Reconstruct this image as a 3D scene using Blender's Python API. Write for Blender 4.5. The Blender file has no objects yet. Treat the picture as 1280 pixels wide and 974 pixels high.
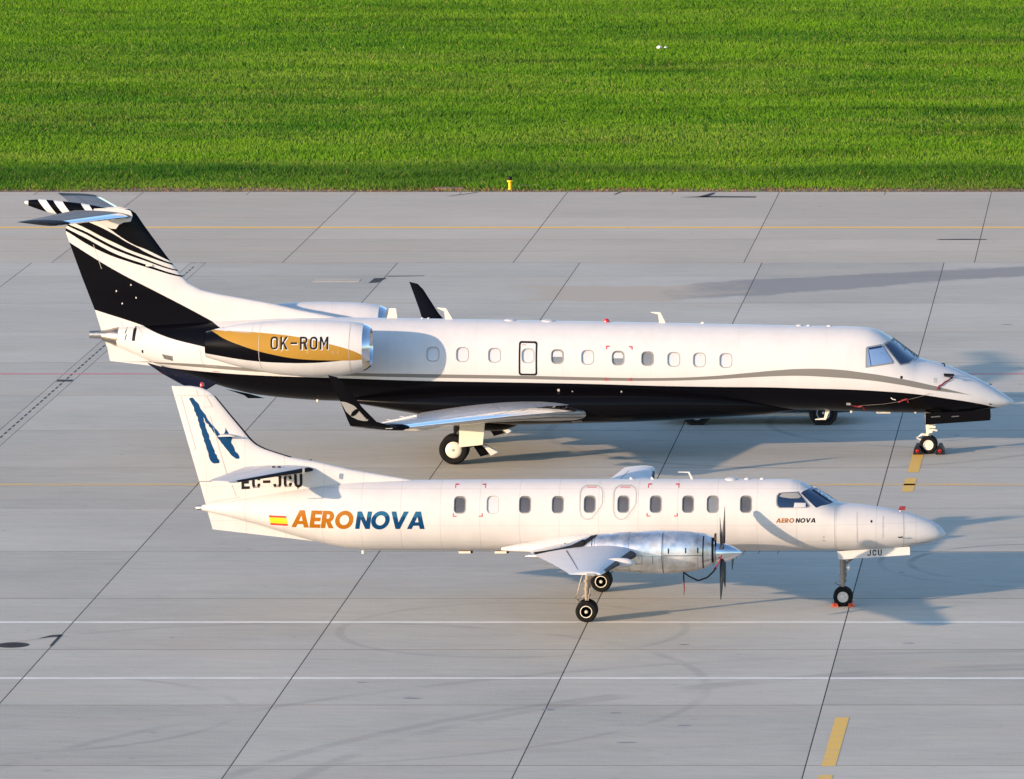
import bpy, bmesh, math, random
import numpy as np
from mathutils import Vector, Matrix
from mathutils.geometry import delaunay_2d_cdt
random.seed(7); rng = np.random.default_rng(11)
R = math.radians
S = bpy.context.scene
COL = S.collection

# ------------------------------------------------------------------ camera
cd = bpy.data.cameras.new('camera'); cam = bpy.data.objects.new('camera', cd); COL.objects.link(cam)
cd.sensor_width = 36.0; cd.lens = 271.4; cd.shift_x = -0.65625
cd.clip_start = 5; cd.clip_end = 6000
cam.location = (8.053, -180.262, 28.45)
cam.rotation_euler = (R(90) - math.atan(1247 / 9650), 0, 0)
S.camera = cam

# ------------------------------------------------------------------ sky, sun, exposure
SUN_AZ, SUN_EL = 37.5, 12.3          # travel direction from +x towards +y; elevation
w = bpy.data.worlds.new('World'); S.world = w; w.use_nodes = True
nt = w.node_tree; nt.nodes.clear()
sky = nt.nodes.new('ShaderNodeTexSky'); sky.sky_type = 'NISHITA'; sky.sun_disc = False
sky.sun_elevation = R(SUN_EL); sky.sun_rotation = R(180 + 90 - SUN_AZ)
sky.air_density = 1.0; sky.dust_density = 0.6; sky.ozone_density = 2.0
bg = nt.nodes.new('ShaderNodeBackground'); bg.inputs[1].default_value = 0.15
wo = nt.nodes.new('ShaderNodeOutputWorld')
tint = nt.nodes.new('ShaderNodeMix'); tint.data_type = 'RGBA'; tint.blend_type = 'MULTIPLY'; tint.inputs[0].default_value = 1.0
tint.inputs[7].default_value = (.96, 1.02, 1.10, 1)      # clearer, bluer evening air
nt.links.new(sky.outputs[0], tint.inputs[6]); nt.links.new(tint.outputs[2], bg.inputs[0]); nt.links.new(bg.outputs[0], wo.inputs[0])
sd = bpy.data.lights.new('sun', 'SUN'); sd.energy = 3.6; sd.angle = R(0.55); sd.color = (1.0, 0.715, 0.48)
sun = bpy.data.objects.new('sun', sd); COL.objects.link(sun)
sun.rotation_euler = Vector((math.cos(R(SUN_AZ)) * math.cos(R(SUN_EL)), math.sin(R(SUN_AZ)) * math.cos(R(SUN_EL)), -math.sin(R(SUN_EL)))).to_track_quat('-Z', 'Y').to_euler()
sun.location = (-60, -60, 40)
S.view_settings.view_transform = 'Standard'; S.view_settings.look = 'None'
S.view_settings.exposure = 1.1; S.view_settings.gamma = 1.0

# ------------------------------------------------------------------ node helpers
class N:
    def __init__(s, m): s.t = m.node_tree; s.n = s.t.nodes; s.l = s.t.links
    def new(s, k, **kw):
        x = s.n.new(k)
        for a, b in kw.items(): setattr(x, a, b)
        return x
    def put(s, sock, v):
        if isinstance(v, bpy.types.NodeSocket): s.l.new(v, sock)
        elif v is not None: sock.default_value = v
    def math(s, op, a, b=None, c=None):
        x = s.new('ShaderNodeMath', operation=op); s.put(x.inputs[0], a); s.put(x.inputs[1], b)
        if c is not None: s.put(x.inputs[2], c)
        return x.outputs[0]
    def mix(s, f, a, b, bt='MIX'):
        x = s.new('ShaderNodeMix', data_type='RGBA', blend_type=bt)
        s.put(x.inputs[0], f); s.put(x.inputs[6], a); s.put(x.inputs[7], b); return x.outputs[2]
    def noise(s, vec, scale, detail=3, rough=.55):
        x = s.new('ShaderNodeTexNoise'); s.put(x.inputs['Vector'], vec); x.inputs['Scale'].default_value = scale
        x.inputs['Detail'].default_value = detail; x.inputs['Roughness'].default_value = rough; return x.outputs[0]
    def mapr(s, v, a, b, c=0., d=1.):
        x = s.new('ShaderNodeMapRange'); s.put(x.inputs[0], v)
        for i, q in enumerate((a, b, c, d)): x.inputs[i + 1].default_value = q
        return x.outputs[0]
    def scale(s, vec, sc):
        x = s.new('ShaderNodeVectorMath', operation='MULTIPLY'); s.put(x.inputs[0], vec); x.inputs[1].default_value = sc; return x.outputs[0]
    def curve(s, u, pts, x0, x1, z0, z1):
        f = s.new('ShaderNodeFloatCurve'); s.put(f.inputs['Value'], s.mapr(u, x0, x1))
        c = f.mapping.curves[0]; pts = sorted(pts)
        q = [((x - x0) / (x1 - x0), (z - z0) / (z1 - z0)) for x, z in pts]
        while len(c.points) < len(q): c.points.new(.5, .5)
        for p, (a, b) in zip(c.points, q): p.location = (a, b); p.handle_type = 'AUTO'
        f.mapping.use_clip = False; f.mapping.update()
        return s.mapr(f.outputs[0], 0, 1, z0, z1)

def rgb(r, g, b): return (r, g, b, 1.0)
MATS = {}
def base_mat(name):
    m = bpy.data.materials.new(name); m.use_nodes = True; MATS[name] = m
    n = N(m); b = n.n['Principled BSDF']; return m, n, b
def simple(name, col, rough=.4, metal=0., coat=0., var=.12, scale=4., bump=0.):
    m, n, b = base_mat(name)
    tc = n.new('ShaderNodeTexCoord').outputs['Object']
    f = n.noise(tc, scale, 4)
    lo = rgb(*[c * (1 - var) for c in col]); hi = rgb(*[min(1, c * (1 + var * .6)) for c in col])
    n.put(b.inputs['Base Color'], n.mix(f, lo, hi))
    n.put(b.inputs['Roughness'], n.mapr(n.noise(tc, scale * 2.3, 3), .3, .7, max(.02, rough * .85), min(1, rough * 1.2)))
    b.inputs['Metallic'].default_value = metal
    b.inputs['Coat Weight'].default_value = coat; b.inputs['Coat Roughness'].default_value = .06
    if max(col) < .06 and not coat > .5: b.inputs['Specular IOR Level'].default_value = .10
    elif 'letter' in name or 'logo' in name or name == 'white_paint': b.inputs['Specular IOR Level'].default_value = .15
    if bump:
        bp = n.new('ShaderNodeBump'); bp.inputs['Strength'].default_value = bump; bp.inputs['Distance'].default_value = .01
        n.put(bp.inputs['Height'], n.noise(tc, scale * 6, 4)); n.l.new(bp.outputs[0], b.inputs['Normal'])
    return m
WHITE = (.555, .55, .55)
AGED_WHITE = (.54, .527, .52)
def panel_lines(n, b, col, xs_period, xs_off, zs, strength=.22, w_=.008):
    """faint panel joints on a painted skin, in the skin's own coordinates"""
    tc = n.new('ShaderNodeTexCoord').outputs['Object']
    sp = n.new('ShaderNodeSeparateXYZ'); n.l.new(tc, sp.inputs[0])
    u = n.math('ABSOLUTE', n.math('SUBTRACT', n.math('FRACT', n.math('DIVIDE', n.math('ADD', sp.outputs[0], xs_off), xs_period)), .5))
    mask = n.math('GREATER_THAN', u, .5 - w_ / xs_period)
    for z in zs:
        mask = n.math('MAXIMUM', mask, n.math('LESS_THAN', n.math('ABSOLUTE', n.math('SUBTRACT', sp.outputs[2], z)), w_ * .6))
    dirt = n.noise(n.scale(tc, (1.4, 1.4, .5)), 2.2, 5)
    grime = n.mapr(dirt, .35, .75, 1.0, .93)
    k = n.math('MULTIPLY', n.math('SUBTRACT', 1.0, n.math('MULTIPLY', mask, strength)), grime)
    g = n.new('ShaderNodeCombineColor'); [n.put(g.inputs[i], k) for i in range(3)]
    return n.mix(1.0, col, g.outputs[0], 'MULTIPLY'), sp, tc

def glossy_skin(b, rough=.28, coat=.35):
    b.inputs['Roughness'].default_value = rough
    b.inputs['Coat Weight'].default_value = 0; b.inputs['Specular IOR Level'].default_value = .09

# plain materials
simple('white_paint', AGED_WHITE, .45, coat=0., var=.05, scale=1.5)
simple('cream_paint', (.66, .62, .53), .35, coat=.2, var=.08)
simple('black_paint', (.003, .003, .004), .14, coat=0., var=.1)
simple('navy_paint', (.008, .010, .024), .25, coat=.1, var=.1)
simple('grey_paint', (.25, .25, .24), .3, coat=.3, var=.06)
simple('stab_grey', (.17, .17, .17), .75, coat=.0, var=.08, scale=1.6)
simple('wing_grey', (.40, .40, .40), .3, coat=.15, var=.08, scale=1.6)
simple('stripe_silver', (.60, .59, .57), .3, coat=.3, var=.05)
simple('polished_metal', (.78, .79, .80), .14, metal=1., var=.06, scale=3)
simple('dull_metal', (.50, .48, .45), .38, metal=1., var=.2, scale=6)
simple('titanium', (.46, .40, .34), .35, metal=1., var=.25, scale=5)
simple('gear_metal', (.23, .20, .165), .5, metal=.3, var=.25, scale=9)
simple('tyre_rubber', (.009, .009, .010), .75, var=.35, scale=12, bump=.15)
simple('rim_dark', (.05, .05, .05), .5, var=.2)
simple('black_rubber', (.014, .014, .016), .55, var=.3, scale=6)
simple('blade_black', (.012, .012, .013), .35, coat=.2, var=.2)
simple('red_tag', (.20, .008, .014), .6, var=.25, scale=14)
simple('red_mark', (.45, .012, .04), .45, var=.1)
simple('orange_rubber', (.42, .055, .02), .6, var=.2, scale=10)
simple('yellow_paint', (.80, .55, .02), .4, var=.1)
simple('beacon_red', (.5, .01, .012), .15, coat=.5, var=.05)
simple('shade_white', (.50, .50, .51), .2, coat=.8, var=.06, scale=6)
simple('window_dark', (.085, .085, .09), .22, coat=.6, var=.5, scale=2.2)
simple('window_grey', (.16, .17, .18), .18, coat=.8, var=.15, scale=4)
simple('glass_navy', (.012, .03, .075), .05, coat=1., var=.5, scale=2.5)
simple('sunblind', (.16, .27, .48), .3, coat=.9, var=.22, scale=3)
simple('gold_letter', (.30, .105, .003), .4, coat=0., var=.1, scale=3)
simple('letter_black', (.012, .012, .014), .4, var=.1)
simple('logo_blue', (.001, .040, .120), .4, coat=0., var=.15, scale=3)
simple('logo_blue_light', (.012, .095, .19), .4, coat=0., var=.1, scale=3)
simple('flag_red', (.72, .035, .03), .4, var=.05)
simple('flag_yellow', (.85, .50, .01), .4, var=.05)
simple('gasket', (.20, .20, .20), .5, var=.1)
simple('seam_grey', (.34, .33, .31), .5, var=.1)
simple('intake_dark', (.02, .02, .022), .5, var=.2)
simple('van_paint', (.03, .032, .036), .25, coat=.7, var=.1)
simple('van_trim', (.02, .02, .02), .6, var=.1)
simple('alloy', (.55, .55, .56), .3, metal=.9, var=.1)
simple('lamp_glass', (.6, .6, .58), .1, coat=1., var=.05)
simple('iron', (.045, .035, .035), .6, metal=.3, var=.4, scale=14, bump=.4)
simple('drain_iron', (.015, .015, .015), .6, var=.3)
simple('litter_white', (.75, .75, .74), .6, var=.05)

# ---- jet livery (local x,z of the aircraft)
BLACKLINE = [(-23.0, 2.47), (-22.0, 2.44), (-20.8, 2.38), (-19.73, 2.31), (-18.0, 2.23), (-15.86, 2.18), (-13.71, 2.11), (-11, 2.06), (-8.98, 2.02), (-7.3, 1.97), (-5.55, 1.94), (-4.26, 1.93), (-3.2, 1.90), (-2.11, 1.87), (-1.25, 1.82), (-.39, 1.74), (.47, 1.60), (1.33, 1.43), (1.68, 1.33), (2.4, 1.05)]
GREYTOP = [(-23, 2.49), (-21.43, 2.50), (-19.71, 2.51), (-18, 2.42), (-15.63, 2.33), (-13.7, 2.30), (-10.69, 2.25), (-8.97, 2.21), (-7.26, 2.19), (-5.97, 2.23), (-4.68, 2.34), (-4.03, 2.40), (-3.39, 2.44), (-2.53, 2.43), (-1.67, 2.33), (-.81, 2.18), (.05, 1.98), (1.16, 1.665), (2.4, 1.3)]
GREYBOT = [(-23, 2.49), (-21.43, 2.49), (-19.71, 2.42), (-18, 2.33), (-15.63, 2.25), (-13.7, 2.20), (-10.69, 2.155), (-8.98, 2.12), (-7.26, 2.11), (-5.97, 2.14), (-4.68, 2.21), (-4.03, 2.24), (-3.39, 2.25), (-2.53, 2.21), (-1.67, 2.14), (-.81, 2.01), (.05, 1.84), (1.16, 1.66), (2.4, 1.3)]
BANDU = [(-23.6, 6.05), (-23.08, 5.72), (-21.94, 5.02), (-20.66, 4.35), (-19.9, 3.95), (-19.16, 3.545), (-18.3, 3.1)]
BANDL = [(-23.6, 4.3), (-22.41, 3.89), (-21.32, 3.54), (-20.46, 3.22), (-19.43, 2.98), (-18.3, 2.72)]
def layered(n, sp, layers, x0, x1, z0, z1, base):
    """each layer: (upper curve or None, lower curve or None, colour)"""
    col = base
    for up, lo, c in layers:
        f = None
        if up is not None: f = n.math('LESS_THAN', sp.outputs[2], n.curve(sp.outputs[0], up, x0, x1, z0, z1))
        if lo is not None:
            g = n.math('GREATER_THAN', sp.outputs[2], n.curve(sp.outputs[0], lo, x0, x1, z0, z1))
            f = g if f is None else n.math('MULTIPLY', f, g)
        col = n.mix(f, col, rgb(*c))
    return col
BLK = (.0025, .0025, .004); GRY = (.165, .163, .155); SLV = (.55, .54, .52)
m, n, b = base_mat('jet_fuselage_livery')
col, sp, tc = panel_lines(n, b, rgb(*WHITE), 2.35, .35, (), .10, .005)
lx = n.math('LESS_THAN', sp.outputs[0], -18.4)
col = layered(n, sp, [(GREYTOP, GREYBOT, GRY), (BLACKLINE, None, BLK)], -24, 3, 0, 4, col)
fu = n.math('MULTIPLY', n.math('LESS_THAN', sp.outputs[2], n.curve(sp.outputs[0], BANDU, -24, -18, 2, 7)), n.math('GREATER_THAN', sp.outputs[2], n.curve(sp.outputs[0], BANDL, -24, -18, 2, 7)))
col = n.mix(n.math('MULTIPLY', fu, lx), col, rgb(*BLK))
n.put(b.inputs['Base Color'], col); glossy_skin(b, .26, .5)
m, n, b = base_mat('jet_fin_livery')
col, sp, tc = panel_lines(n, b, rgb(*WHITE), 3.0, .2, (), .08, .005)
S1L = [(-23.6, 6.25), (-23.14, 6.01), (-22.64, 5.70), (-22.10, 5.43), (-21.57, 5.24), (-21.09, 5.09), (-20.04, 4.79), (-19.6, 4.75), (-18, 4.7)]
S1U = [(-23.6, 6.33), (-23.05, 6.05), (-22.63, 5.84), (-22.23, 5.62), (-21.83, 5.42), (-21.08, 5.16), (-20.10, 4.84), (-19.6, 4.75), (-18, 4.7)]
S2L = [(-23.6, 6.4), (-22.93, 6.08), (-22.66, 5.96), (-22.37, 5.80), (-21.97, 5.59), (-21.56, 5.42), (-21.08, 5.25), (-20.16, 4.95), (-19.6, 4.9), (-18, 4.8)]
S2U = [(-23.6, 6.45), (-23.11, 6.22), (-22.63, 6.02), (-22.23, 5.81), (-21.83, 5.61), (-21.08, 5.31), (-20.24, 5.0), (-19.6, 4.9), (-18, 4.8)]
S3L = [(-23.6, 6.5), (-22.87, 6.22), (-22.63, 6.11), (-22.23, 5.90), (-21.83, 5.71), (-21.43, 5.52), (-21.08, 5.39), (-20.32, 5.12), (-19.6, 4.9), (-18, 4.8)]
S3U = [(-23.6, 6.7), (-22.65, 6.32), (-22.22, 6.14), (-21.83, 5.93), (-21.56, 5.76), (-21.21, 5.58), (-21.08, 5.50), (-20.38, 5.18), (-19.6, 4.9), (-18, 4.8)]
S4U = [(-23.6, 6.8), (-22.6, 6.42), (-22.17, 6.22), (-21.98, 6.09), (-21.66, 5.86), (-21.29, 5.65), (-21.08, 5.57), (-20.41, 5.24), (-19.6, 4.9), (-18, 4.8)]
col = layered(n, sp, [(BANDU, BANDL, BLK), (S1U, S1L, BLK), (S2U, S2L, BLK), (S3L, S2U, SLV), (S3U, S3L, BLK), (S4U, S3U, SLV), (None, S4U, BLK)], -24, -18, 2, 7, col)
n.put(b.inputs['Base Color'], col); glossy_skin(b, .24, .5)
m, n, b = base_mat('jet_nacelle_livery')
col, sp, tc = panel_lines(n, b, rgb(*WHITE), 1.42, .62, (), .12, .005)
GT = [(-19.4, 3.625), (-19.09, 3.62), (-18.2, 3.615), (-17.35, 3.57), (-16.71, 3.50), (-15.82, 3.31), (-15.22, 3.13), (-14.91, 2.985), (-14.4, 2.85)]
GB = [(-19.4, 3.66), (-19.05, 3.60), (-18.63, 3.41), (-18.2, 3.26), (-17.78, 3.13), (-17.36, 3.03), (-16.72, 2.92), (-15.82, 2.87), (-15.23, 2.86), (-14.91, 2.88), (-14.4, 2.88)]
BB = [(-19.4, 3.04), (-19.11, 3.0), (-18.43, 2.90), (-17.79, 2.83), (-17.15, 2.80), (-16.3, 2.80), (-15.7, 2.84), (-14.4, 3.0)]
col = layered(n, sp, [(GT, GB, (.33, .19, .035)), (GB, BB, BLK)], -19.5, -14.3, 2, 4, col)
n.put(b.inputs['Base Color'], col); glossy_skin(b, .26, .5)
# bullet fairing with slanted silver stripes
m, n, b = base_mat('bullet_livery')
tc = n.new('ShaderNodeTexCoord').outputs['Object']; sp = n.new('ShaderNodeSeparateXYZ'); n.l.new(tc, sp.inputs[0])
u = n.math('ADD', sp.outputs[0], n.math('MULTIPLY', n.math('SUBTRACT', sp.outputs[2], 6.7), .75))
col = rgb(*BLK)
for a, c in ((-23.78, -23.56), (-23.38, -23.15), (-22.70, -22.50)):
    col = n.mix(n.math('MULTIPLY', n.math('GREATER_THAN', u, a), n.math('LESS_THAN', u, c)), col, rgb(.62, .62, .61))
n.put(b.inputs['Base Color'], col); glossy_skin(b, .2, .5)
# turboprop skin and bare-metal nacelle
m, n, b = base_mat('turboprop_skin')
col, sp, tc = panel_lines(n, b, rgb(*AGED_WHITE), .93, .12, (2.04, 1.62, 2.86), .20, .007)
n.put(b.inputs['Base Color'], col); glossy_skin(b, .34, .25)
m, n, b = base_mat('bare_aluminium')
col, sp, tc = panel_lines(n, b, rgb(.84, .84, .83), .80, .06, (1.60,), .40, .010)
f = n.noise(tc, 2.6, 4, .6)
n.put(b.inputs['Base Color'], n.mix(n.mapr(f, .42, .72), col, rgb(.50, .46, .41)))
b.inputs['Metallic'].default_value = .92
n.put(b.inputs['Roughness'], n.mapr(n.noise(tc, 3.5, 3), .35, .65, .26, .48))
# boot striped gradient letters handled by two materials

# ---- concrete
def concrete(name, lo, hi, warm):
    m, n, b = base_mat(name)
    geo = n.new('ShaderNodeNewGeometry').outputs['Position']
    oi = n.new('ShaderNodeObjectInfo').outputs['Random']
    big = n.noise(n.scale(geo, (.10, .16, 1)), 1.0, 4, .6)
    streak = n.noise(n.scale(geo, (.35, 2.2, 1)), 1.2, 5, .65)
    diag = n.noise(n.scale(geo, (1.6, .5, 1)), 1.0, 4, .6)
    fine = n.noise(geo, 18, 3, .7)
    rt = n.new('ShaderNodeVectorRotate'); rt.rotation_type = 'Z_AXIS'; n.l.new(geo, rt.inputs['Vector']); rt.inputs['Angle'].default_value = R(24)
    brush = n.noise(n.scale(rt.outputs[0], (.7, 4.5, 1)), 2.0, 4, .7)
    f = n.math('ADD', n.math('MULTIPLY', big, .36), n.math('ADD', n.math('MULTIPLY', streak, .26), n.math('ADD', n.math('MULTIPLY', brush, .26), n.math('MULTIPLY', fine, .30))))
    f = n.math('ADD', f, n.mapr(oi, 0, 1, -.06, .06))
    col = n.mix(n.mapr(f, .46, .72), rgb(*lo), rgb(*hi))
    col = n.mix(n.math('MULTIPLY', n.mapr(n.noise(n.scale(geo, (.2, .5, 1)), .9, 3), .52, .75), .5), col, rgb(*warm))
    # dark specks and oil spots
    sp_ = n.mapr(n.noise(n.scale(geo, (1, .8, 1)), 2.6, 2, .5), .70, .78)
    col = n.mix(n.math('MULTIPLY', sp_, .28), col, rgb(.10, .10, .10))
    # broad stain where a patch of the apron has weathered differently
    s4 = n.new('ShaderNodeSeparateXYZ'); n.l.new(geo, s4.inputs[0])
    jag = n.math('SUBTRACT', n.noise(n.scale(geo, (.9, .9, 1)), .7, 5, .65), .5)
    yc = n.math('ADD', n.mapr(s4.outputs[0], -8.5, 3.8, 63.8, 70.6), n.math('MULTIPLY', jag, 2.2))
    hw = n.mapr(s4.outputs[0], -4, 6, 2.1, .7)
    band = n.mapr(n.math('SUBTRACT', n.math('ABSOLUTE', n.math('SUBTRACT', s4.outputs[1], yc)), hw), -.15, .35, 1, 0)
    band = n.math('MULTIPLY', band, n.mapr(n.math('ADD', s4.outputs[0], n.math('MULTIPLY', jag, 4)), -13.2, -12.2))
    tan_ = n.mapr(n.math('ADD', s4.outputs[0], n.math('MULTIPLY', jag, 6)), -8.5, -6.0)
    col = n.mix(n.math('MULTIPLY', band, .9), col, n.mix(tan_, rgb(.44, .365, .28), rgb(.24, .23, .215)))
    # worn tyre marks
    s3 = n.new('ShaderNodeSeparateXYZ'); n.l.new(geo, s3.inputs[0])
    tm = None
    for cx, cy, r, wd, k in ((4.4, 6.8, 3.05, .16, .35), (4.7, 7.0, 4.1, .14, .25), (6.5, -26, 17, .35, .16), (9.0, -30, 22, .35, .18), (6.0, -31, 24.5, .30, .15), (-17.5, -15, 5.0, .2, .18), (-12, -12, 9.5, .22, .15), (-7.5, -3.5, 4.0, .2, .15), (-2.0, 31.0, 7.5, .25, .22), (2.0, 33, 5.5, .2, .25)):
        dx = n.math('SUBTRACT', s3.outputs[0], cx); dy = n.math('SUBTRACT', s3.outputs[1], cy)
        d = n.math('SQRT', n.math('ADD', n.math('MULTIPLY', dx, dx), n.math('MULTIPLY', dy, dy)))
        q = n.math('MULTIPLY', n.mapr(n.math('ABSOLUTE', n.math('SUBTRACT', d, r)), wd * .3, wd * .75, 1, 0), min(.5, k * 1.15))
        tm = q if tm is None else n.math('MAXIMUM', tm, q)
    tm = n.math('MULTIPLY', tm, n.mapr(n.noise(geo, .35, 2), .36, .52))
    col = n.mix(tm, col, rgb(.09, .09, .095))
    n.put(b.inputs['Base Color'], col); b.inputs['Roughness'].default_value = .85
    b.inputs['Specular IOR Level'].default_value = .3
    bp = n.new('ShaderNodeBump'); bp.inputs['Strength'].default_value = .30; bp.inputs['Distance'].default_value = .02
    n.put(bp.inputs['Height'], n.math('ADD', fine, n.math('ADD', brush, streak))); n.l.new(bp.outputs[0], b.inputs['Normal'])
    return m
concrete('concrete', (.338, .318, .270), (.490, .460, .390), (.455, .385, .305))
concrete('concrete_far', (.392, .338, .266), (.505, .443, .358), (.485, .38, .285))
simple('joint_sealant', (.035, .035, .037), .8, var=.3, scale=1)
simple('patch_tar', (.055, .054, .055), .8, var=.4, scale=8)
def linepaint(name, col, wear=.35):
    m, n, b = base_mat(name)
    geo = n.new('ShaderNodeNewGeometry').outputs['Position']
    f = n.math('MULTIPLY', n.mapr(n.math('ADD', n.math('MULTIPLY', n.noise(n.scale(geo, (1, 3, 1)), 1.1, 5, .7), .6), n.math('MULTIPLY', n.noise(n.scale(geo, (1, 2, 1)), 9, 4, .7), .4)), .44, .62), wear)
    n.put(b.inputs['Base Color'], n.mix(f, rgb(*col), rgb(.33, .32, .31))); b.inputs['Roughness'].default_value = .7
linepaint('white_line_paint', (.74, .71, .64), .45); linepaint('yellow_line_paint', (.68, .42, .12), .75); linepaint('far_yellow_paint', (.85, .48, .08), .25); linepaint('dash_paint', (.72, .42, .05), .3); linepaint('red_line_paint', (.62, .12, .13), .6)
linepaint('oil_stain', (.19, .185, .18), .9); linepaint('worn_stain', (.40, .345, .28), .8)
linepaint('grey_stain', (.325, .32, .31), .8)
m, n, b = base_mat('soil')
geo = n.new('ShaderNodeNewGeometry').outputs['Position']
n.put(b.inputs['Base Color'], n.mix(n.mapr(n.noise(geo, 3, 5), .35, .65), rgb(.11, .075, .045), rgb(.24, .16, .10))); b.inputs['Roughness'].default_value = .95
m, n, b = base_mat('meadow_ground')
n.put(b.inputs['Base Color'], n.mix(n.mapr(n.noise(n.new('ShaderNodeNewGeometry').outputs['Position'], 1.5, 5), .35, .65), rgb(.055, .135, .006), rgb(.10, .20, .008))); b.inputs['Roughness'].default_value = .95
m, n, b = base_mat('grass_blade')
at = n.new('ShaderNodeAttribute'); at.attribute_name = 'tint'
n.put(b.inputs['Base Color'], at.outputs['Color']); b.inputs['Roughness'].default_value = .7
b.inputs['Specular IOR Level'].default_value = .1
nn = n.new('ShaderNodeVectorMath', operation='ADD'); n.l.new(n.new('ShaderNodeNewGeometry').outputs['Normal'], nn.inputs[0]); nn.inputs[1].default_value = (0, 0, .7)   # soft blades: shading leans towards the sward
n2 = n.new('ShaderNodeVectorMath', operation='NORMALIZE'); n.l.new(nn.outputs[0], n2.inputs[0]); n.l.new(n2.outputs[0], b.inputs['Normal'])

# ------------------------------------------------------------------ mesh helpers
class G:
    def __init__(s): s.v = []; s.f = []; s.m = []
    def add(s, vs, fs, mi=0):
        o = len(s.v); s.v += [tuple(map(float, p)) for p in vs]; s.f += [tuple(i + o for i in f) for f in fs]; s.m += [mi] * len(fs); return s
    def box(s, c, d, mi=0, rot=None, bev=0):
        hx, hy, hz = d[0] / 2, d[1] / 2, d[2] / 2
        vs = [Vector((x, y, z)) for x in (-hx, hx) for y in (-hy, hy) for z in (-hz, hz)]
        if rot is not None: vs = [rot @ v for v in vs]
        vs = [v + Vector(c) for v in vs]
        return s.add(vs, [(0, 1, 3, 2), (4, 6, 7, 5), (0, 4, 5, 1), (2, 3, 7, 6), (0, 2, 6, 4), (1, 5, 7, 3)], mi)
    def loft(s, rings, mi=0, cap0=True, cap1=True, closed=True):
        k = len(rings[0]); vs = [p for r in rings for p in r]; fs = []
        for i in range(len(rings) - 1):
            for j in range(k if closed else k - 1):
                a = i * k + j; c = i * k + (j + 1) % k
                fs.append((a, c, c + k, a + k))
        if cap0: fs.append(tuple(range(k))[::-1])
        if cap1: fs.append(tuple(range((len(rings) - 1) * k, len(rings) * k)))
        return s.add(vs, fs, mi)
    def tube(s, pts, r, seg=10, mi=0):
        pts = [Vector(p) for p in pts]; rs = r if isinstance(r, (list, tuple)) else [r] * len(pts)
        rings = []
        for i, p in enumerate(pts):
            d = (pts[min(i + 1, len(pts) - 1)] - pts[max(i - 1, 0)]).normalized()
            u = d.cross(Vector((0, 0, 1)));
            if u.length < .05: u = d.cross(Vector((1, 0, 0)))
            u.normalize(); v = d.cross(u)
            rings.append([p + (u * math.cos(t) + v * math.sin(t)) * rs[i] for t in [2 * math.pi * q / seg for q in range(seg)]])
        return s.loft(rings, mi)
    def lathe(s, prof, c, axis='y', seg=32, mi=0, caps=True):
        """prof: (along axis, radius)"""
        rings = []
        for a, r in prof:
            ring = []
            for q in range(seg):
                t = 2 * math.pi * q / seg; p, w_ = r * math.cos(t), r * math.sin(t)
                ring.append(Vector(c) + (Vector((p, a, w_)) if axis == 'y' else Vector((a, p, w_)) if axis == 'x' else Vector((p, w_, a))))
            rings.append(ring)
        return s.loft(rings, mi, caps, caps)
    def prism(s, poly, y0, y1, mi=0):
        """polygon in x,z extruded along y"""
        k = len(poly); vs = [(x, y0, z) for x, z in poly] + [(x, y1, z) for x, z in poly]
        fs = [tuple(range(k)), tuple(range(k, 2 * k))[::-1]] + [(i, i + k, (i + 1) % k + k, (i + 1) % k) for i in range(k)]
        return s.add(vs, fs, mi)
    def build(s, name, mats, parent=None, smooth=True, sharp=32):
        me = bpy.data.meshes.new(name); me.from_pydata(s.v, [], s.f)
        mats = mats if isinstance(mats, (list, tuple)) else [mats]
        for q in mats: me.materials.append(MATS[q] if isinstance(q, str) else q)
        me.polygons.foreach_set('material_index', s.m)
        bm = bmesh.new(); bm.from_mesh(me); bmesh.ops.recalc_face_normals(bm, faces=bm.faces); bm.to_mesh(me); bm.free()
        if smooth:
            me.polygons.foreach_set('use_smooth', [True] * len(me.polygons)); me.set_sharp_from_angle(angle=R(sharp))
        me.update()
        o = bpy.data.objects.new(name, me); COL.objects.link(o)
        if parent: o.parent = parent
        return o
def tag(o, label=None, cat=None, group=None, kind=None):
    if label: o['label'] = label
    if cat: o['category'] = cat
    if group: o['group'] = group
    if kind: o['kind'] = kind
    return o
def thing(name, loc, label, cat, group=None):
    o = bpy.data.objects.new(name, None); COL.objects.link(o); o.location = loc; o.empty_display_size = .3
    return tag(o, label, cat, group)
def pchip(xs, ys, x):
    """monotone cubic interpolation"""
    xs = np.array(xs, float); ys = np.array(ys, float); i = np.argsort(xs); xs = xs[i]; ys = ys[i]
    h = np.diff(xs); d = np.diff(ys) / h; mm = np.zeros(len(xs)); mm[0] = d[0]; mm[-1] = d[-1]
    for k in range(1, len(xs) - 1):
        if d[k - 1] * d[k] > 0:
            w1 = 2 * h[k] + h[k - 1]; w2 = h[k] + 2 * h[k - 1]; mm[k] = (w1 + w2) / (w1 / d[k - 1] + w2 / d[k])
    x = np.clip(x, xs[0], xs[-1]); k = np.clip(np.searchsorted(xs, x) - 1, 0, len(h) - 1); t = (x - xs[k]) / h[k]
    return ((1 + 2 * t) * (1 - t) ** 2) * ys[k] + t * (1 - t) ** 2 * h[k] * mm[k] + t * t * (3 - 2 * t) * ys[k + 1] + t * t * (t - 1) * h[k] * mm[k + 1]
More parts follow.
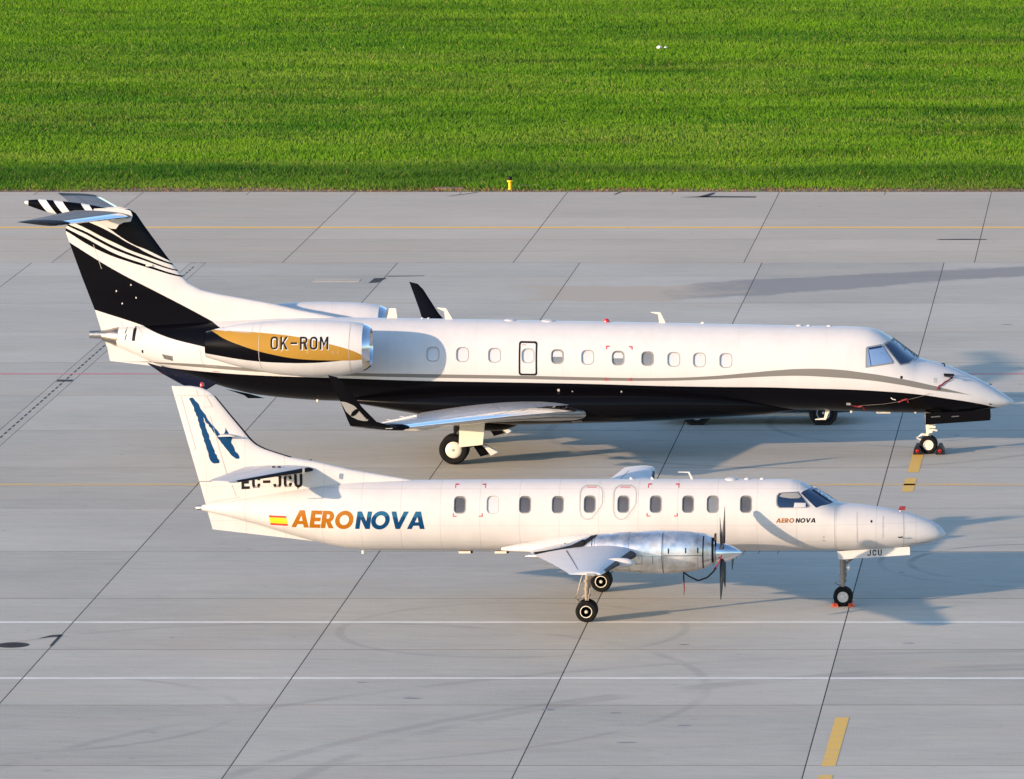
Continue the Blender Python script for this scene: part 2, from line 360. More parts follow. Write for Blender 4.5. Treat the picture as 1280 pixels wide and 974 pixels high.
class Hull:
    """body along x: top, bottom, half width, height of the widest point; y offset of the axis"""
    def __init__(s, top, bot, wid, mid, y0=0., e=2.0):
        s.T, s.B, s.W, s.M, s.y0, s.e = [list(zip(*q)) for q in (top, bot, wid, mid)] + [y0, e]
    def at(s, x):
        return [float(pchip(a[0], a[1], x)) for a in (s.T, s.B, s.W, s.M)]
    def ring(s, x, k=96):
        t, b_, w_, m_ = s.at(x); out = []; p = 2 / s.e
        for q in range(k):
            a = 2 * math.pi * q / k; c, sn = math.cos(a), math.sin(a)
            yy = w_ * math.copysign(abs(c) ** p, c); zz = math.copysign(abs(sn) ** p, sn)
            out.append((x, s.y0 + yy, m_ + zz * ((t - m_) if zz > 0 else (m_ - b_))))
        return out
    def half(s, x, z):
        t, b_, w_, m_ = s.at(x); q = (z - m_) / ((t - m_) if z > m_ else (m_ - b_)); q = min(.9995, abs(q))
        return w_ * (1 - q ** s.e) ** (1 / s.e)
    def surf(s, x, z, off=.004, side=-1):
        h = .01
        y = s.half(x, z); gx = (s.half(x + h, z) - s.half(x - h, z)) / (2 * h); gz = (s.half(x, z + h) - s.half(x, z - h)) / (2 * h)
        nv = Vector((-gx, 1, -gz)).normalized()
        return Vector((x + nv.x * off, s.y0 + side * (y + nv.y * off), z + nv.z * off))
    def mesh(s, xs, k=96): return G().loft([s.ring(x, k) for x in xs])
def xs_range(a, b_, n_, extra=()):
    return sorted(set(list(np.round(np.linspace(a, b_, n_), 4)) + [round(e, 4) for e in extra]))

def inside(pt, polys):
    c = False; x, y = pt
    for p in polys:
        j = len(p) - 1
        for i in range(len(p)):
            if (p[i][1] > y) != (p[j][1] > y) and x < (p[j][0] - p[i][0]) * (y - p[i][1]) / (p[j][1] - p[i][1]) + p[i][0]: c = not c
            j = i
    return c
def dense(p, d):
    out = []
    for i in range(len(p)):
        a, c = Vector(p[i]), Vector(p[(i + 1) % len(p)]); k = max(1, int((c - a).length / d))
        out += [tuple(a.lerp(c, q / k)) for q in range(k)]
    return out
def decal(g, polys, fn, d=.06, mi=0):
    """print a flat outline (even-odd polygons in x,z) on a surface fn(x,z)->point"""
    polys = [dense(p, d) for p in polys]; vs = []; es = []
    for p in polys:
        o = len(vs); vs += [Vector(q) for q in p]; es += [(o + i, o + (i + 1) % len(p)) for i in range(len(p))]
    x0, x1 = min(v.x for v in vs), max(v.x for v in vs); y0, y1 = min(v.y for v in vs), max(v.y for v in vs)
    for x in np.arange(x0 + d / 2, x1, d):
        for y in np.arange(y0 + d / 2, y1, d):
            if inside((x, y), polys): vs.append(Vector((x, y)))
    r = delaunay_2d_cdt(vs, es, [], 0, 1e-6); V, F = r[0], r[2]
    F = [f for f in F if inside((sum(V[i].x for i in f) / len(f), sum(V[i].y for i in f) / len(f)), polys)]
    return g.add([fn(v.x, v.y) for v in V], F, mi)
def rrect(cx, cz, w_, h_, r, k=5, slope=0., e=None):
    out = []
    for sx, sz, a0 in ((1, 1, 0), (-1, 1, 90), (-1, -1, 180), (1, -1, 270)):
        for q in range(k + 1):
            a = R(a0 + 90 * q / k); x = sx * (w_ / 2 - r) + r * math.cos(a); z = sz * (h_ / 2 - r) + r * math.sin(a)
            out.append((cx + x, cz + z + slope * x))
    return out
def ribbon(path, w_):
    L_, R_ = [], []; P = [Vector(p) for p in path]
    for i, p in enumerate(P):
        d0 = (p - P[i - 1]).normalized() if i else None; d1 = (P[i + 1] - p).normalized() if i < len(P) - 1 else None
        d = ((d0 or d1) + (d1 or d0)).normalized(); nrm = Vector((-d.y, d.x)); k = w_ / 2
        if d0 is not None and d1 is not None: k /= max(.4, nrm.dot(Vector((-d1.y, d1.x))))
        L_.append(tuple(p + nrm * k)); R_.append(tuple(p - nrm * k))
    return L_ + R_[::-1]
def ell(cx, cy, rx, ry, k=28): return [(cx + rx * math.cos(2 * math.pi * q / k), cy + ry * math.sin(2 * math.pi * q / k)) for q in range(k)]
def arc(cx, cy, rx, ry, a0, a1, k=8): return [(cx + rx * math.cos(R(a0 + (a1 - a0) * q / k)), cy + ry * math.sin(R(a0 + (a1 - a0) * q / k))) for q in range(k + 1)]
BOLD = {
 'A': ([[(0, 0), (.36, 1), (.66, 1), (1.02, 0), (.74, 0), (.675, .19), (.335, .19), (.275, 0)], [(.40, .39), (.615, .39), (.51, .71)]], 1.02),
 'E': ([[(0, 0), (0, 1), (.64, 1), (.64, .78), (.26, .78), (.26, .61), (.60, .61), (.60, .39), (.26, .39), (.26, .22), (.64, .22), (.64, 0)]], .64),
 'R': ([[(0, 0), (0, 1)] + arc(.37, .675, .325, .325, 90, -62) + [(.76, 0), (.46, 0), (.275, .36), (.26, .36), (.26, 0)], [(.26, .56), (.26, .80)] + arc(.35, .68, .10, .12, 90, -90, 5)], .76),
 'O': ([ell(.52, .5, .53, .53), ell(.52, .5, .275, .29)], 1.04),
 'N': ([[(0, 0), (0, 1), (.25, 1), (.59, .42), (.59, 1), (.84, 1), (.84, 0), (.59, 0), (.25, .58), (.25, 0)]], .84),
 'V': ([[(0, 1), (.28, 1), (.5, .38), (.72, 1), (1.0, 1), (.62, 0), (.38, 0)]], 1.0)}
def din(ch, w_, W_=.60):
    h = w_ / 2; a, c = h, W_ - h
    rr = lambda i: rrect(W_ / 2, .5, W_ - 2 * i, 1 - 2 * i, max(.05, .27 - i))
    if ch == 'O': return [rr(0), rr(w_)]
    if ch == '-': return [[(.03, .5 - h), (W_ - .03, .5 - h), (W_ - .03, .5 + h), (.03, .5 + h)]]
    if ch == 'K': return [[(0, 0), (0, 1), (w_, 1), (w_, .55), (W_ - w_ * 1.25, 1), (W_, 1), (W_ * .52, .56), (W_ + .02, 0), (W_ - w_ * 1.25, 0), (W_ * .38, .44), (w_, .30), (w_, 0)]]
    if ch == 'R': return [[(0, 0), (0, 1)] + arc(W_ - .27, .73, .27, .27, 90, -60) + [(W_ + .02, 0), (W_ - w_ * 1.2, 0), (W_ * .46, .455), (w_, .455), (w_, 0)], [(w_, .46 + w_), (w_, 1 - w_)] + arc(W_ - .27, .73, .27 - w_, .27 - w_, 90, -90)]
    if ch == 'M': return [[(0, 0), (0, 1), (w_ * 1.1, 1), (W_ / 2 + .04, .5), (W_ + .08 - w_ * 1.1, 1), (W_ + .08, 1), (W_ + .08, 0), (W_ + .08 - w_, 0), (W_ + .08 - w_, .68), (W_ / 2 + .04, .24), (w_, .68), (w_, 0)]]
    if ch == 'E': return [[(0, 0), (0, 1), (W_, 1), (W_, 1 - w_), (w_, 1 - w_), (w_, .5 + h), (W_ * .9, .5 + h), (W_ * .9, .5 - h), (w_, .5 - h), (w_, w_), (W_, w_), (W_, 0)]]
    if ch == 'C': return [ribbon([(c, .62)] + arc(c - .22, 1 - h - .22, .22, .22, 0, 90, 5) + arc(a + .22, 1 - h - .22, .22, .22, 90, 180, 5) + arc(a + .22, h + .22, .22, .22, 180, 270, 5) + arc(c - .22, h + .22, .22, .22, 270, 360, 5) + [(c, .38)], w_)]
    if ch == 'J': return [ribbon([(c, 1)] + arc(c - .22, h + .22, .22, .22, 360, 270, 5) + arc(a + .2, h + .22, .2, .22, 270, 180, 5), w_)]
    if ch == 'U': return [ribbon([(a, 1)] + arc(a + .2, h + .22, .2, .22, 180, 270, 5) + arc(c - .2, h + .22, .2, .22, 270, 360, 5) + [(c, 1)], w_)]
def lettering(g, text, x, z, h, fn, glyph, adv=None, gap=.1, shear=0., slope=0., mi=lambda i: 0, d=.05, sx=1.):
    for i, ch in enumerate(text):
        ps, w_ = glyph(ch)
        T = lambda u, v: (x + (u + v * shear) * h * sx, z + v * h + slope * (u * h))
        decal(g, [[T(u, v) for u, v in p] for p in ps], fn, d, mi(i))
        x += ((adv or w_) + gap) * h * sx; z += slope * ((adv or w_) + gap) * h * sx

NAC = [0, .012, .03, .06, .11, .18, .27, .38, .50, .62, .74, .85, .94, 1.0]
def foil_t(u): return max(0., 5 * (.2969 * math.sqrt(u) - .126 * u - .3516 * u * u + .2843 * u ** 3 - .1036 * u ** 4)) * 2   # 1.0 = full thickness at max
def foil_ring(le, te, t, up=Vector((0, 0, 1)), camber=.02):
    """closed section from trailing edge over the top to the leading edge and back"""
    le, te = Vector(le), Vector(te); c = te - le; L_ = c.length; out = []
    upn = (up - c * (up.dot(c) / c.dot(c))).normalized()
    for u in NAC[::-1]: out.append(le + c * u + upn * (t * foil_t(u) * .5 + camber * L_ * 4 * u * (1 - u)))
    for u in NAC[1:-1]: out.append(le + c * u + upn * (-t * foil_t(u) * .5 + camber * L_ * 4 * u * (1 - u)))
    return out
def wing_mesh(secs, camber=.02):
    return G().loft([foil_ring(le, te, t, up if up is not None else Vector((0, 0, 1)), camber) for le, te, t, up in secs])
def foil_strip(secs, u0, u1, off, camber=.02, both=True):
    """skin strip over chord fraction u0..u1 just proud of the wing (both sides of the nose when u0 is 0)"""
    rings = []
    for le, te, t, up in secs:
        le, te = Vector(le), Vector(te); c = te - le; L_ = c.length; up = up if up is not None else Vector((0, 0, 1))
        upn = (up - c * (up.dot(c) / c.dot(c))).normalized(); out = []
        us = [u1 * (1 - q / 8) ** 1.6 if u0 == 0 else u1 + (u0 - u1) * q / 6 for q in range(9 if u0 == 0 else 7)]
        fwd = -c.normalized()
        for u in us: out.append(le + c * u + upn * (t * foil_t(u) * .5 + camber * L_ * 4 * u * (1 - u) + off) + fwd * (off * (1 - u / u1) if u0 == 0 else 0))
        if both:
            for u in us[::-1][1:]: out.append(le + c * u + upn * (-t * foil_t(u) * .5 + camber * L_ * 4 * u * (1 - u) - off) + fwd * (off * (1 - u / u1)))
        rings.append(out)
    return G().loft(rings, closed=False, cap0=False, cap1=False)
class Fin:
    """vertical surface: leading and trailing edge x by height, thickness by height"""
    def __init__(s, le, te, th): s.L, s.T, s.H = [list(zip(*q)) for q in (le, te, th)]
    def at(s, z): return [float(np.interp(z, a[0], a[1])) for a in (s.L, s.T, s.H)]
    def half(s, x, z):
        l, t, h = s.at(z); u = min(1., max(0., (l - x) / (l - t))); return h * .5 * foil_t(u)
    def surf(s, x, z, off=.004, side=-1): return Vector((x, side * (s.half(x, z) + off), z))
    def mesh(s, zs):
        rings = []
        for z in zs:
            l, t, h = s.at(z); rings.append(foil_ring((l, 0, z), (t, 0, z), h, Vector((0, 1, 0)), 0))
        return G().loft(rings)
def cut(o, g):
    c = g.build('cutter', 'gasket', None, smooth=False); n0 = len(o.data.vertices); c.parent = o.parent
    bm = bmesh.new(); bm.from_mesh(o.data); bmesh.ops.remove_doubles(bm, verts=bm.verts, dist=.0005); bm.to_mesh(o.data); bm.free()
    md = o.modifiers.new('cut', 'BOOLEAN'); md.operation = 'DIFFERENCE'; md.object = c
    for sv in ('EXACT', 'FAST'):
        md.solver = sv; bpy.context.view_layer.update()
        me = bpy.data.meshes.new_from_object(o.evaluated_get(bpy.context.evaluated_depsgraph_get()))
        if len(me.vertices) > n0 + 100 or sv == 'FAST': break
        bpy.data.meshes.remove(me)
    print('cut', n0, len(me.vertices), sv)
    o.modifiers.clear(); old = o.data; o.data = me; me.name = o.name; bpy.data.meshes.remove(old)
    cm = c.data; bpy.data.objects.remove(c); bpy.data.meshes.remove(cm)
    me.polygons.foreach_set('use_smooth', [True] * len(me.polygons)); me.set_sharp_from_angle(angle=R(32))
def wheel(parent, name, c, r, w_, tyre='tyre_rubber', rim='cream_paint', cap=False, ringmat='stripe_silver', bolts=True):
    """tyre with rounded shoulders, plus rim with hub"""
    h = w_ / 2; q = min(.06, h * .6)
    g = G().lathe([(-h * .55, r * .52), (-h * .9, r * .62), (-h, r * .78), (-h * .92, r * .90), (-h * .62, r * .975), (-h * .25, r), (-.02 * h, r * .985), (h * .25, r), (h * .62, r * .975), (h * .92, r * .90), (h, r * .78), (h * .9, r * .62), (h * .55, r * .52)], c, 'y', 36)
    g.build('tyre', tyre, parent)
    g = G()
    rr = r * .56; dp = .8 if rim == ringmat else .55
    if cap:
        g.lathe([(-h * 1.0, .01), (-h * .98, rr * .5), (-h * .9, rr * .85), (-h * .7, rr), (h * .7, rr), (h * .9, rr * .85), (h, .01)], c, 'y', 30, 0)
        g.lathe([(-h * 1.06, .01), (-h * 1.05, rr * .16), (-h * .95, rr * .18)], c, 'y', 14, 1)
    else:
        for s_ in (-1, 1):
            g.lathe([(s_ * h * .80, rr * .86), (s_ * h * .99, rr * .88), (s_ * h * .99, rr * .99), (s_ * h * .7, rr * 1.02)], c, 'y', 30, 1, False)
        g.lathe([(-h * dp, .02), (-h * dp, rr * .95), (h * dp, rr * .95), (h * dp, .02)], c, 'y', 30, 0)
        g.lathe([(-h * 1.0, .01), (-h * .95, rr * .20), (-h * .5, rr * .24), (h * .5, rr * .24), (h * .95, rr * .20), (h, .01)], c, 'y', 16, 2)
        for k in range(8 if bolts else 0):
            a = 2 * math.pi * k / 8; g.lathe([(-h * .72, .004), (-h * .7, rr * .09), (-h * .5, rr * .1)], (c[0] + rr * .6 * math.cos(a), c[1], c[2] + rr * .6 * math.sin(a)), 'y', 8, 1)
    g.build('rim', [rim, ringmat, ringmat], parent)

# ------------------------------------------------------------------ setting
def sheet(x0, x1, y0, y1, z): return [(x0, y0, z), (x1, y0, z), (x1, y1, z), (x0, y1, z)]
g = G()
g.add(sheet(-3000, 3000, -3000, 5000, -.10), [(0, 1, 2, 3)])
tag(g.build('ground', 'meadow_ground', smooth=False), kind='structure')
AX0, AX1, AY0, AY1 = -48.0, 18.15, -43.87, 95.2
g = G(); g.add(sheet(AX0, AX1, AY0, AY1, -.0018), [(0, 1, 2, 3)], 0)
for q in ((-400, AX0, AY0, AY1), (AX1, 400, AY0, AY1), (-400, 400, -400, AY0)): g.add(sheet(*q, -.001), [(0, 1, 2, 3)], 1)
apron = g.build('apron', ['joint_sealant', 'concrete'], smooth=False); tag(apron, kind='structure')
slab_cache = {}
def slab(x0, x1, y0, y1, mat, name='concrete_slab', z=0., gap=.026):
    key = (round(x1 - x0, 3), round(y1 - y0, 3), mat, round(z, 3))
    if key not in slab_cache:
        hx, hy, t, bv = (x1 - x0 - gap) / 2, (y1 - y0 - gap * 1.9) / 2, .03, .0
        g = G(); g.loft([[(sx * (hx - i), sy * (hy - i), zz) for sx, sy in ((-1, -1), (1, -1), (1, 1), (-1, 1))] for i, zz in ((0, z - t), (0, z))], cap0=False)
        o = g.build(name, mat, apron, smooth=False); slab_cache[key] = o
    else:
        o = slab_cache[key].copy(); COL.objects.link(o); o.parent = apron; o.name = name
    o.location = ((x0 + x1) / 2, (y0 + y1) / 2, random.uniform(-.0003, .0003))
    return o
near_x = [.15 + 6 * k for k in range(-4, 4)]
near_x = [AX0, -41.9, -35.9, -29.9, -24.66 - .004] + [None] + near_x[0:0] + [-24.18 + .004] + [.15 + 6 * k for k in range(-3, 4)]
near_y = [1.13 + 7.5 * k for k in range(-6, 10)] + [72.5]
for i in range(len(near_x) - 1):
    if near_x[i] is None or near_x[i + 1] is None: continue
    for j in range(len(near_y) - 1): slab(near_x[i], near_x[i + 1], near_y[j], near_y[j + 1], 'concrete')
far_x = [1.15 + 7.6 * k for k in range(-6, 3)]; far_x = [AX0] + far_x + [AX1] if far_x[0] > AX0 else far_x
far_y = [72.5, 75.9, 79.6, 86.6, 94.2]
for i in range(len(far_x) - 1):
    for j in range(len(far_y) - 1): slab(far_x[i], far_x[i + 1], far_y[j], far_y[j + 1], 'concrete_far')
    slab(far_x[i], (far_x[i] + far_x[i + 1]) / 2, 94.2, 95.2, 'concrete_far', 'kerb_stone')
    slab((far_x[i] + far_x[i + 1]) / 2, far_x[i + 1], 94.2, 95.2, 'concrete_far', 'kerb_stone')
# slot drain running away through the apron
dr = thing('slot_drain', (-24.42, 20, 0), 'narrow slot drain crossing the apron behind the jet tail, dashed dark slot between two joints', 'drain')
g = G()
for k in range(-42, 70):
    y0 = -43.8 + (k + 42) * 1.0375
    for sx in (-1, 1): g.box((sx * .131, y0 + .51 - 20, -.012), (.215, 1.034, .024))
o = g.build('channel_edging', 'concrete', dr, smooth=False); o['kind'] = 'stuff'
g = G()
g.box((0, 15 - 20 + .5, -.0135), (.044, 118, .024), 1)
for k in range(0, 154):
    g.box((0, -43.7 + k * .75 - 20, -.005), (.05, .46, .0145))
o = g.build('slot', ['drain_iron', 'concrete'], dr, smooth=False); o['kind'] = 'stuff'
G().box((0, 41.9 - 20, .002), (.44, .42, .012)).build('inspection_plate', 'iron', dr)

def mark(name, poly, mat, z=.004):
    g = G(); g.add([(x, y, z) for x, y in poly], [tuple(range(len(poly)))])
    return tag(g.build(name, mat, smooth=False), kind='structure')
def hline(name, y, w_, mat, x0=-70, x1=40, pitch=6.0, off=.15):
    g = G(); xs_ = sorted([x0, x1] + [off + pitch * k for k in range(-14, 9) if x0 < off + pitch * k < x1])
    for a, c in zip(xs_, xs_[1:]): j = [random.uniform(-.012, .012) for _ in range(4)]; g.add([(a + .016, y - w_ / 2 + j[0], .004), (c - .016, y - w_ / 2 + j[1], .004), (c - .016, y + w_ / 2 + j[2], .004), (a + .016, y + w_ / 2 + j[3], .004)], [(0, 1, 2, 3)])
    tag(g.build(name, mat, smooth=False), kind='structure')
hline('white_line', -2.45, .24, 'white_line_paint'); hline('white_line', -10.35, .22, 'white_line_paint')
hline('yellow_line', 20.42, .30, 'yellow_line_paint', -24.1, 40); hline('yellow_line', 83.3, .46, 'far_yellow_paint', -70, 40, 7.6, 1.15)
hline('red_line', 43.45, .22, 'red_line_paint')
for a, c in ((-28.6, -22.5), (-21.47, -15.5), (19.1, 21.6), (22.75, 26.8)):
    f = lambda y: .66 + (y + 15.5) * .0052
    mark('yellow_dash', [(f(a) - .15, a), (f(a) + .15, a), (f(c) + .15, c), (f(c) - .15, c)], 'dash_paint')
def blot(cx, cy, rx, ry, k=18, j=.25): return [(cx + rx * math.cos(2 * math.pi * q / k) * (1 + random.uniform(-j, j)), cy + ry * math.sin(2 * math.pi * q / k) * (1 + random.uniform(-j, j))) for q in range(k)]
mark('joint_patch', [(-.35, 79.35), (1.35, 79.4), (1.4, 79.62), (.6, 79.72), (-.2, 79.6)], 'patch_tar')
mark('joint_patch', [(-17.86, -4.55), (-17.83, -4.2), (-18.1, -4.35), (-18.32, -4.85), (-18.05, -4.62)], 'patch_tar')
mark('joint_patch', [(-17.90, -5.9), (-17.83, -5.9), (-17.82, -4.3), (-17.90, -4.4)], 'patch_tar')
mark('joint_patch', [(-18.2, 66.6), (-17.9, 66.8), (-17.75, 68.1), (-18.15, 68.0)], 'patch_tar')
mark('joint_patch', [(-17.8, 68.45), (-16.6, 68.6), (-16.6, 68.75), (-17.8, 68.65)], 'patch_tar')
mark('joint_patch', [(-9.9, 93.3), (-7.2, 93.2), (-7.2, 93.6), (-9.0, 93.75)], 'patch_tar')
mark('joint_patch', [(-9.3, 93.4), (-8.9, 93.4), (-8.7, 94.9), (-8.85, 94.9)], 'patch_tar')
mark('joint_patch', [(-12.35, 94.25), (-12.25, 94.25), (-12.1, 95.1), (-12.2, 95.1)], 'patch_tar')
mark('joint_patch', [(-18.25, 93.6), (-18.1, 93.7), (-17.2, 95.0), (-17.35, 95.0)], 'patch_tar')
g = G(); g.box((-19.3, 67.4, .003), (1.5, .9, .008)); tag(g.build('repair_patch', 'concrete_far', smooth=False), kind='structure')
for cx, cy, rx, ry in ((-6.0, 2.9, .12, .25), (1.2, 5.2, .09, .2), (-3.4, -5.7, .12, .2), (1.75, -5.5, .14, .2), (-8.9, -13.0, .2, .25), (-10.2, -10.9, .12, .2), (-5.8, -14.5, .16, .2), (-3.8, -18.6, .2, .2), (-2.7, -16.5, .15, .2), (1.8, 30.1, .1, .2), (2.4, 37.8, .12, .3), (2.6, 55.5, .18, .3), (-4.3, -2.9 - 12, .12, .2), (-14, -17.4, .1, .15)):
    mark('oil_spot', blot(cx, cy, rx, ry * .45), 'oil_stain', .003)
# soil strip and meadow
mark('soil_verge', [(-400, 95.2), (400, 95.2), (400, 97.6), (-400, 97.6)], 'soil', -.03)
mh = thing('manhole_cover', (-18.77, -5.75, 0), 'round dark iron manhole cover set in the apron at the far left', 'manhole cover')
G().lathe([(0, .01), (.008, .22), (.008, .36), (.002, .39)], (0, 0, 0), 'z', 36).build('frame', 'iron', mh)
g = G()
for a in range(-4, 5):
    for c in range(-4, 5):
        if math.hypot(a, c) < 4.4: g.box((a * .065, c * .065, .010), (.04, .04, .006))
g.build('tread', 'iron', mh, smooth=False)['kind'] = 'stuff'
for x, y, lx in ((-18.4, 96.35, 1.0), (-15.75, 97.15, .9)):
    g = G(); g.box((x, y, .0), (lx, .40, .09)); g.box((x, y - .24, -.01), (lx * .9, .06, .05))
    tag(g.build('concrete_block', 'soil', smooth=False), 'low concrete block in the grass verge left of the yellow marker post' if lx == 1.0 else 'low concrete block in the grass just right of the yellow marker post', 'concrete block')
mp = thing('marker_post', (-16.17, 95.85, 0), 'small yellow marker post with black cap at the grass edge', 'marker post')
G().lathe([(0, .05), (.02, .08), (.05, .055), (.26, .06), (.29, .10), (.34, .11), (.36, .08)], (0, 0, 0), 'z', 16).build('post', 'yellow_paint', mp)
G().lathe([(.36, .07), (.39, .09), (.46, .085), (.50, .05), (.51, .01)], (0, 0, 0), 'z', 16).build('lamp_cap', 'black_rubber', mp)
g = G(); g.lathe([(-.02, .02), (.02, .10), (.08, .12), (.13, .07), (.15, .02)], (-14.84, 155.6, .03), 'z', 10); g.lathe([(0, .02), (.04, .09), (.09, .02)], (-14.55, 155.5, .06), 'z', 8)
tag(g.build('litter', 'litter_white'), 'small white scrap of litter lying in the long grass', 'litter')

# ---- grass blades (one mass nobody could count)
def value_noise(x, y, s_, seed):
    rg = np.random.default_rng(seed); t = rg.random((256, 256)); x = x / s_[0]; y = y / s_[1]
    xi, yi = np.floor(x).astype(int), np.floor(y).astype(int); fx, fy = x - xi, y - yi; fx = fx * fx * (3 - 2 * fx); fy = fy * fy * (3 - 2 * fy)
    a = lambda i, j: t[(xi + i) % 256, (yi + j) % 256]
    return a(0, 0) * (1 - fx) * (1 - fy) + a(1, 0) * fx * (1 - fy) + a(0, 1) * (1 - fx) * fy + a(1, 1) * fx * fy
def grass(n_, y0, y1, mode):
    y = y0 + (y1 - y0) * rng.random(n_); xl = -34.5 - (y - 95) * .158 - 5; xr = 2.4 - (y - 95) * .022 + 6
    x = xl + (xr - xl) * rng.random(n_)
    lowf = value_noise(x, y, (14, 4.5), 1) * .40 + value_noise(x, y, (4.5, 2.0), 2) * .34 + value_noise(x, y, (1.4, 1.0), 3) * .26
    tuft = value_noise(x, y, (1.1, .9), 4)
    h = (.045 + .05 * lowf + .04 * tuft ** 2) * (.6 + .8 * rng.random(n_))
    fade = np.clip((y - 96) / 85, 0, 1)
    edge = np.exp(-((y - 100 - 3.5 * value_noise(x, y, (4, 50), 9)) / (2.2 + 3.2 * value_noise(x, y, (6, 50), 19))) ** 2)
    dry = np.clip(value_noise(x, y, (13, 3.0), 5) * .9 + value_noise(x, y, (5, 1.1), 15) * .9 - .72, 0, 1) * (1 - .6 * fade)
    h = h * (1 + 1.5 * edge) * (1 - .3 * dry)
    wdt = .018 + .024 * rng.random(n_)
    c1 = np.array([.047, .140, .004]); c2 = np.array([.108, .235, .006]); cd_ = np.array([.17, .24, .03]); ce = np.array([.018, .078, .006])
    t = np.clip(lowf * 2.3 - .65 + .25 * (rng.random(n_) - .5), 0, 1)[:, None]
    deep = np.clip(value_noise(x, y, (7, 2.2), 12) * 2.4 - 1.5, 0, 1) * np.clip(value_noise(x, y, (1.6, .9), 13) * 1.6, 0, 1)
    col = c1 * (1 - t) + c2 * t
    col = col * (1 - .5 * deep[:, None])
    col = col * (1 - (dry * .75)[:, None]) + cd_ * (dry * .75)[:, None]
    col = col * (1 - (edge * .62)[:, None]) + ce * (edge * .62)[:, None]
    strawy = rng.random(n_) < .015; col[strawy] = np.array([.30, .25, .09])
    if mode == 'edge':
        brown = rng.random(n_) < .7; col[brown] = np.array([.21, .12, .06]) * (.6 + .8 * rng.random((brown.sum(), 1))); h *= .5
    col *= (.86 + .28 * rng.random((n_, 1)))
    if mode == 'm': y = np.where(y < 99, y - 1.1 * value_noise(x, y, (1.7, 50), 31) * (99 - y) / 2.2, y)
    a = rng.random(n_) * 2 * math.pi; lean = (rng.random((n_, 2)) - .5) * 2.6 * h[:, None] + np.c_[value_noise(x, y, (2.5, 2.5), 21) - .4, np.zeros(n_)] * 1.2 * h[:, None]
    V = np.empty((n_, 3, 3)); V[:, 0] = np.c_[x - np.cos(a) * wdt, y - np.sin(a) * wdt, np.full(n_, -.1)]
    V[:, 1] = np.c_[x + np.cos(a) * wdt, y + np.sin(a) * wdt, np.full(n_, -.1)]; V[:, 2] = np.c_[x + lean[:, 0], y + lean[:, 1], h]
    return V.reshape(-1, 3), np.repeat(col, 3, axis=0)
parts_ = [grass(700000, 96.9, 188, 'm'), grass(60000, 97.0, 104, 'm'), grass(9000, 95.5, 97.2, 'edge')]
V = np.concatenate([p[0] for p in parts_]); C_ = np.concatenate([p[1] for p in parts_]); nb = len(V) // 3
me = bpy.data.meshes.new('grass'); me.vertices.add(nb * 3); me.vertices.foreach_set('co', V.ravel().astype(np.float32))
me.loops.add(nb * 3); me.loops.foreach_set('vertex_index', np.arange(nb * 3, dtype=np.int32))
me.polygons.add(nb); me.polygons.foreach_set('loop_start', np.arange(0, nb * 3, 3, dtype=np.int32)); me.update(calc_edges=True)
ca = me.color_attributes.new('tint', 'FLOAT_COLOR', 'POINT'); ca.data.foreach_set('color', np.c_[C_, np.ones(len(C_))].ravel().astype(np.float32))
me.materials.append(MATS['grass_blade'])
go = bpy.data.objects.new('grass', me); COL.objects.link(go); tag(go, 'green meadow grass beyond the apron', 'grass', kind='stuff')
# ---- JET ----
# ------------------------------------------------------------------ business jet (black, white and gold)
J = thing('business_jet', (1.13, 26.48, 0), 'white twin-engine business jet with black belly, gold engine cowls and striped T-tail', 'airplane')
JH = Hull(top=[(2.33, 1.385), (2.30, 1.43), (2.22, 1.50), (1.94, 1.69), (1.51, 1.96), (1.01, 2.19), (.48, 2.41), (-.10, 2.56), (-.22, 2.60), (-.89, 3.09), (-1.13, 3.25), (-1.37, 3.36), (-1.62, 3.42), (-1.94, 3.44), (-3.43, 3.47), (-7.32, 3.55), (-11.2, 3.62), (-14.3, 3.67), (-17, 3.70), (-19, 3.62), (-20.5, 3.52), (-21.85, 3.42)],
          bot=[(2.33, 1.375), (2.30, 1.34), (2.19, 1.31), (1.94, 1.25), (1.63, 1.20), (.7, 1.12), (-.08, 1.11), (-2.2, 1.16), (-5.6, 1.25), (-10, 1.35), (-14.3, 1.40), (-16.4, 1.45), (-17.15, 1.50), (-18.05, 1.60), (-18.87, 1.78), (-19.8, 2.08), (-20.9, 2.47), (-21.4, 2.70), (-21.85, 2.90)],
          wid=[(2.33, .005), (2.30, .06), (2.22, .14), (1.94, .30), (1.51, .48), (1.01, .64), (.48, .78), (-.2, .92), (-.89, 1.03), (-1.6, 1.10), (-2.6, 1.14), (-14.3, 1.14), (-16, 1.10), (-18, .93), (-20, .62), (-21.85, .26)],
          mid=[(2.33, 1.38), (1.94, 1.45), (1.0, 1.60), (0, 1.85), (-1, 2.10), (-2, 2.27), (-3.4, 2.32), (-14.3, 2.53), (-18, 2.65), (-21.85, 3.15)])
xs = xs_range(-21.85, 1.9, 90, [2.33, 2.32, 2.30, 2.26, 2.22, 2.15, 2.05, -.05, -.15, -.3, -.5, -.7, -1, -1.2, -1.45])
jf = JH.mesh(xs).build('fuselage', 'jet_fuselage_livery', J, sharp=60)
JW = [(-13.24, 2.83), (-12.45, 2.82), (-11.59, 2.80), (-10.69, 2.785), (-9.90, 2.765), (-9.09, 2.745), (-8.27, 2.725), (-7.48, 2.71), (-6.78, 2.69), (-6.09, 2.675), (-5.38, 2.66)]
kinds = ['w', 'w', 'w', 'w', 'half', 'w', 'half', 'dark', 'w', 'w', 'w']
cg = G()
for x, z in JW: cg.prism(rrect(x, z, .31, .35, .11), -1.5, -.93)
cut(jf, cg)
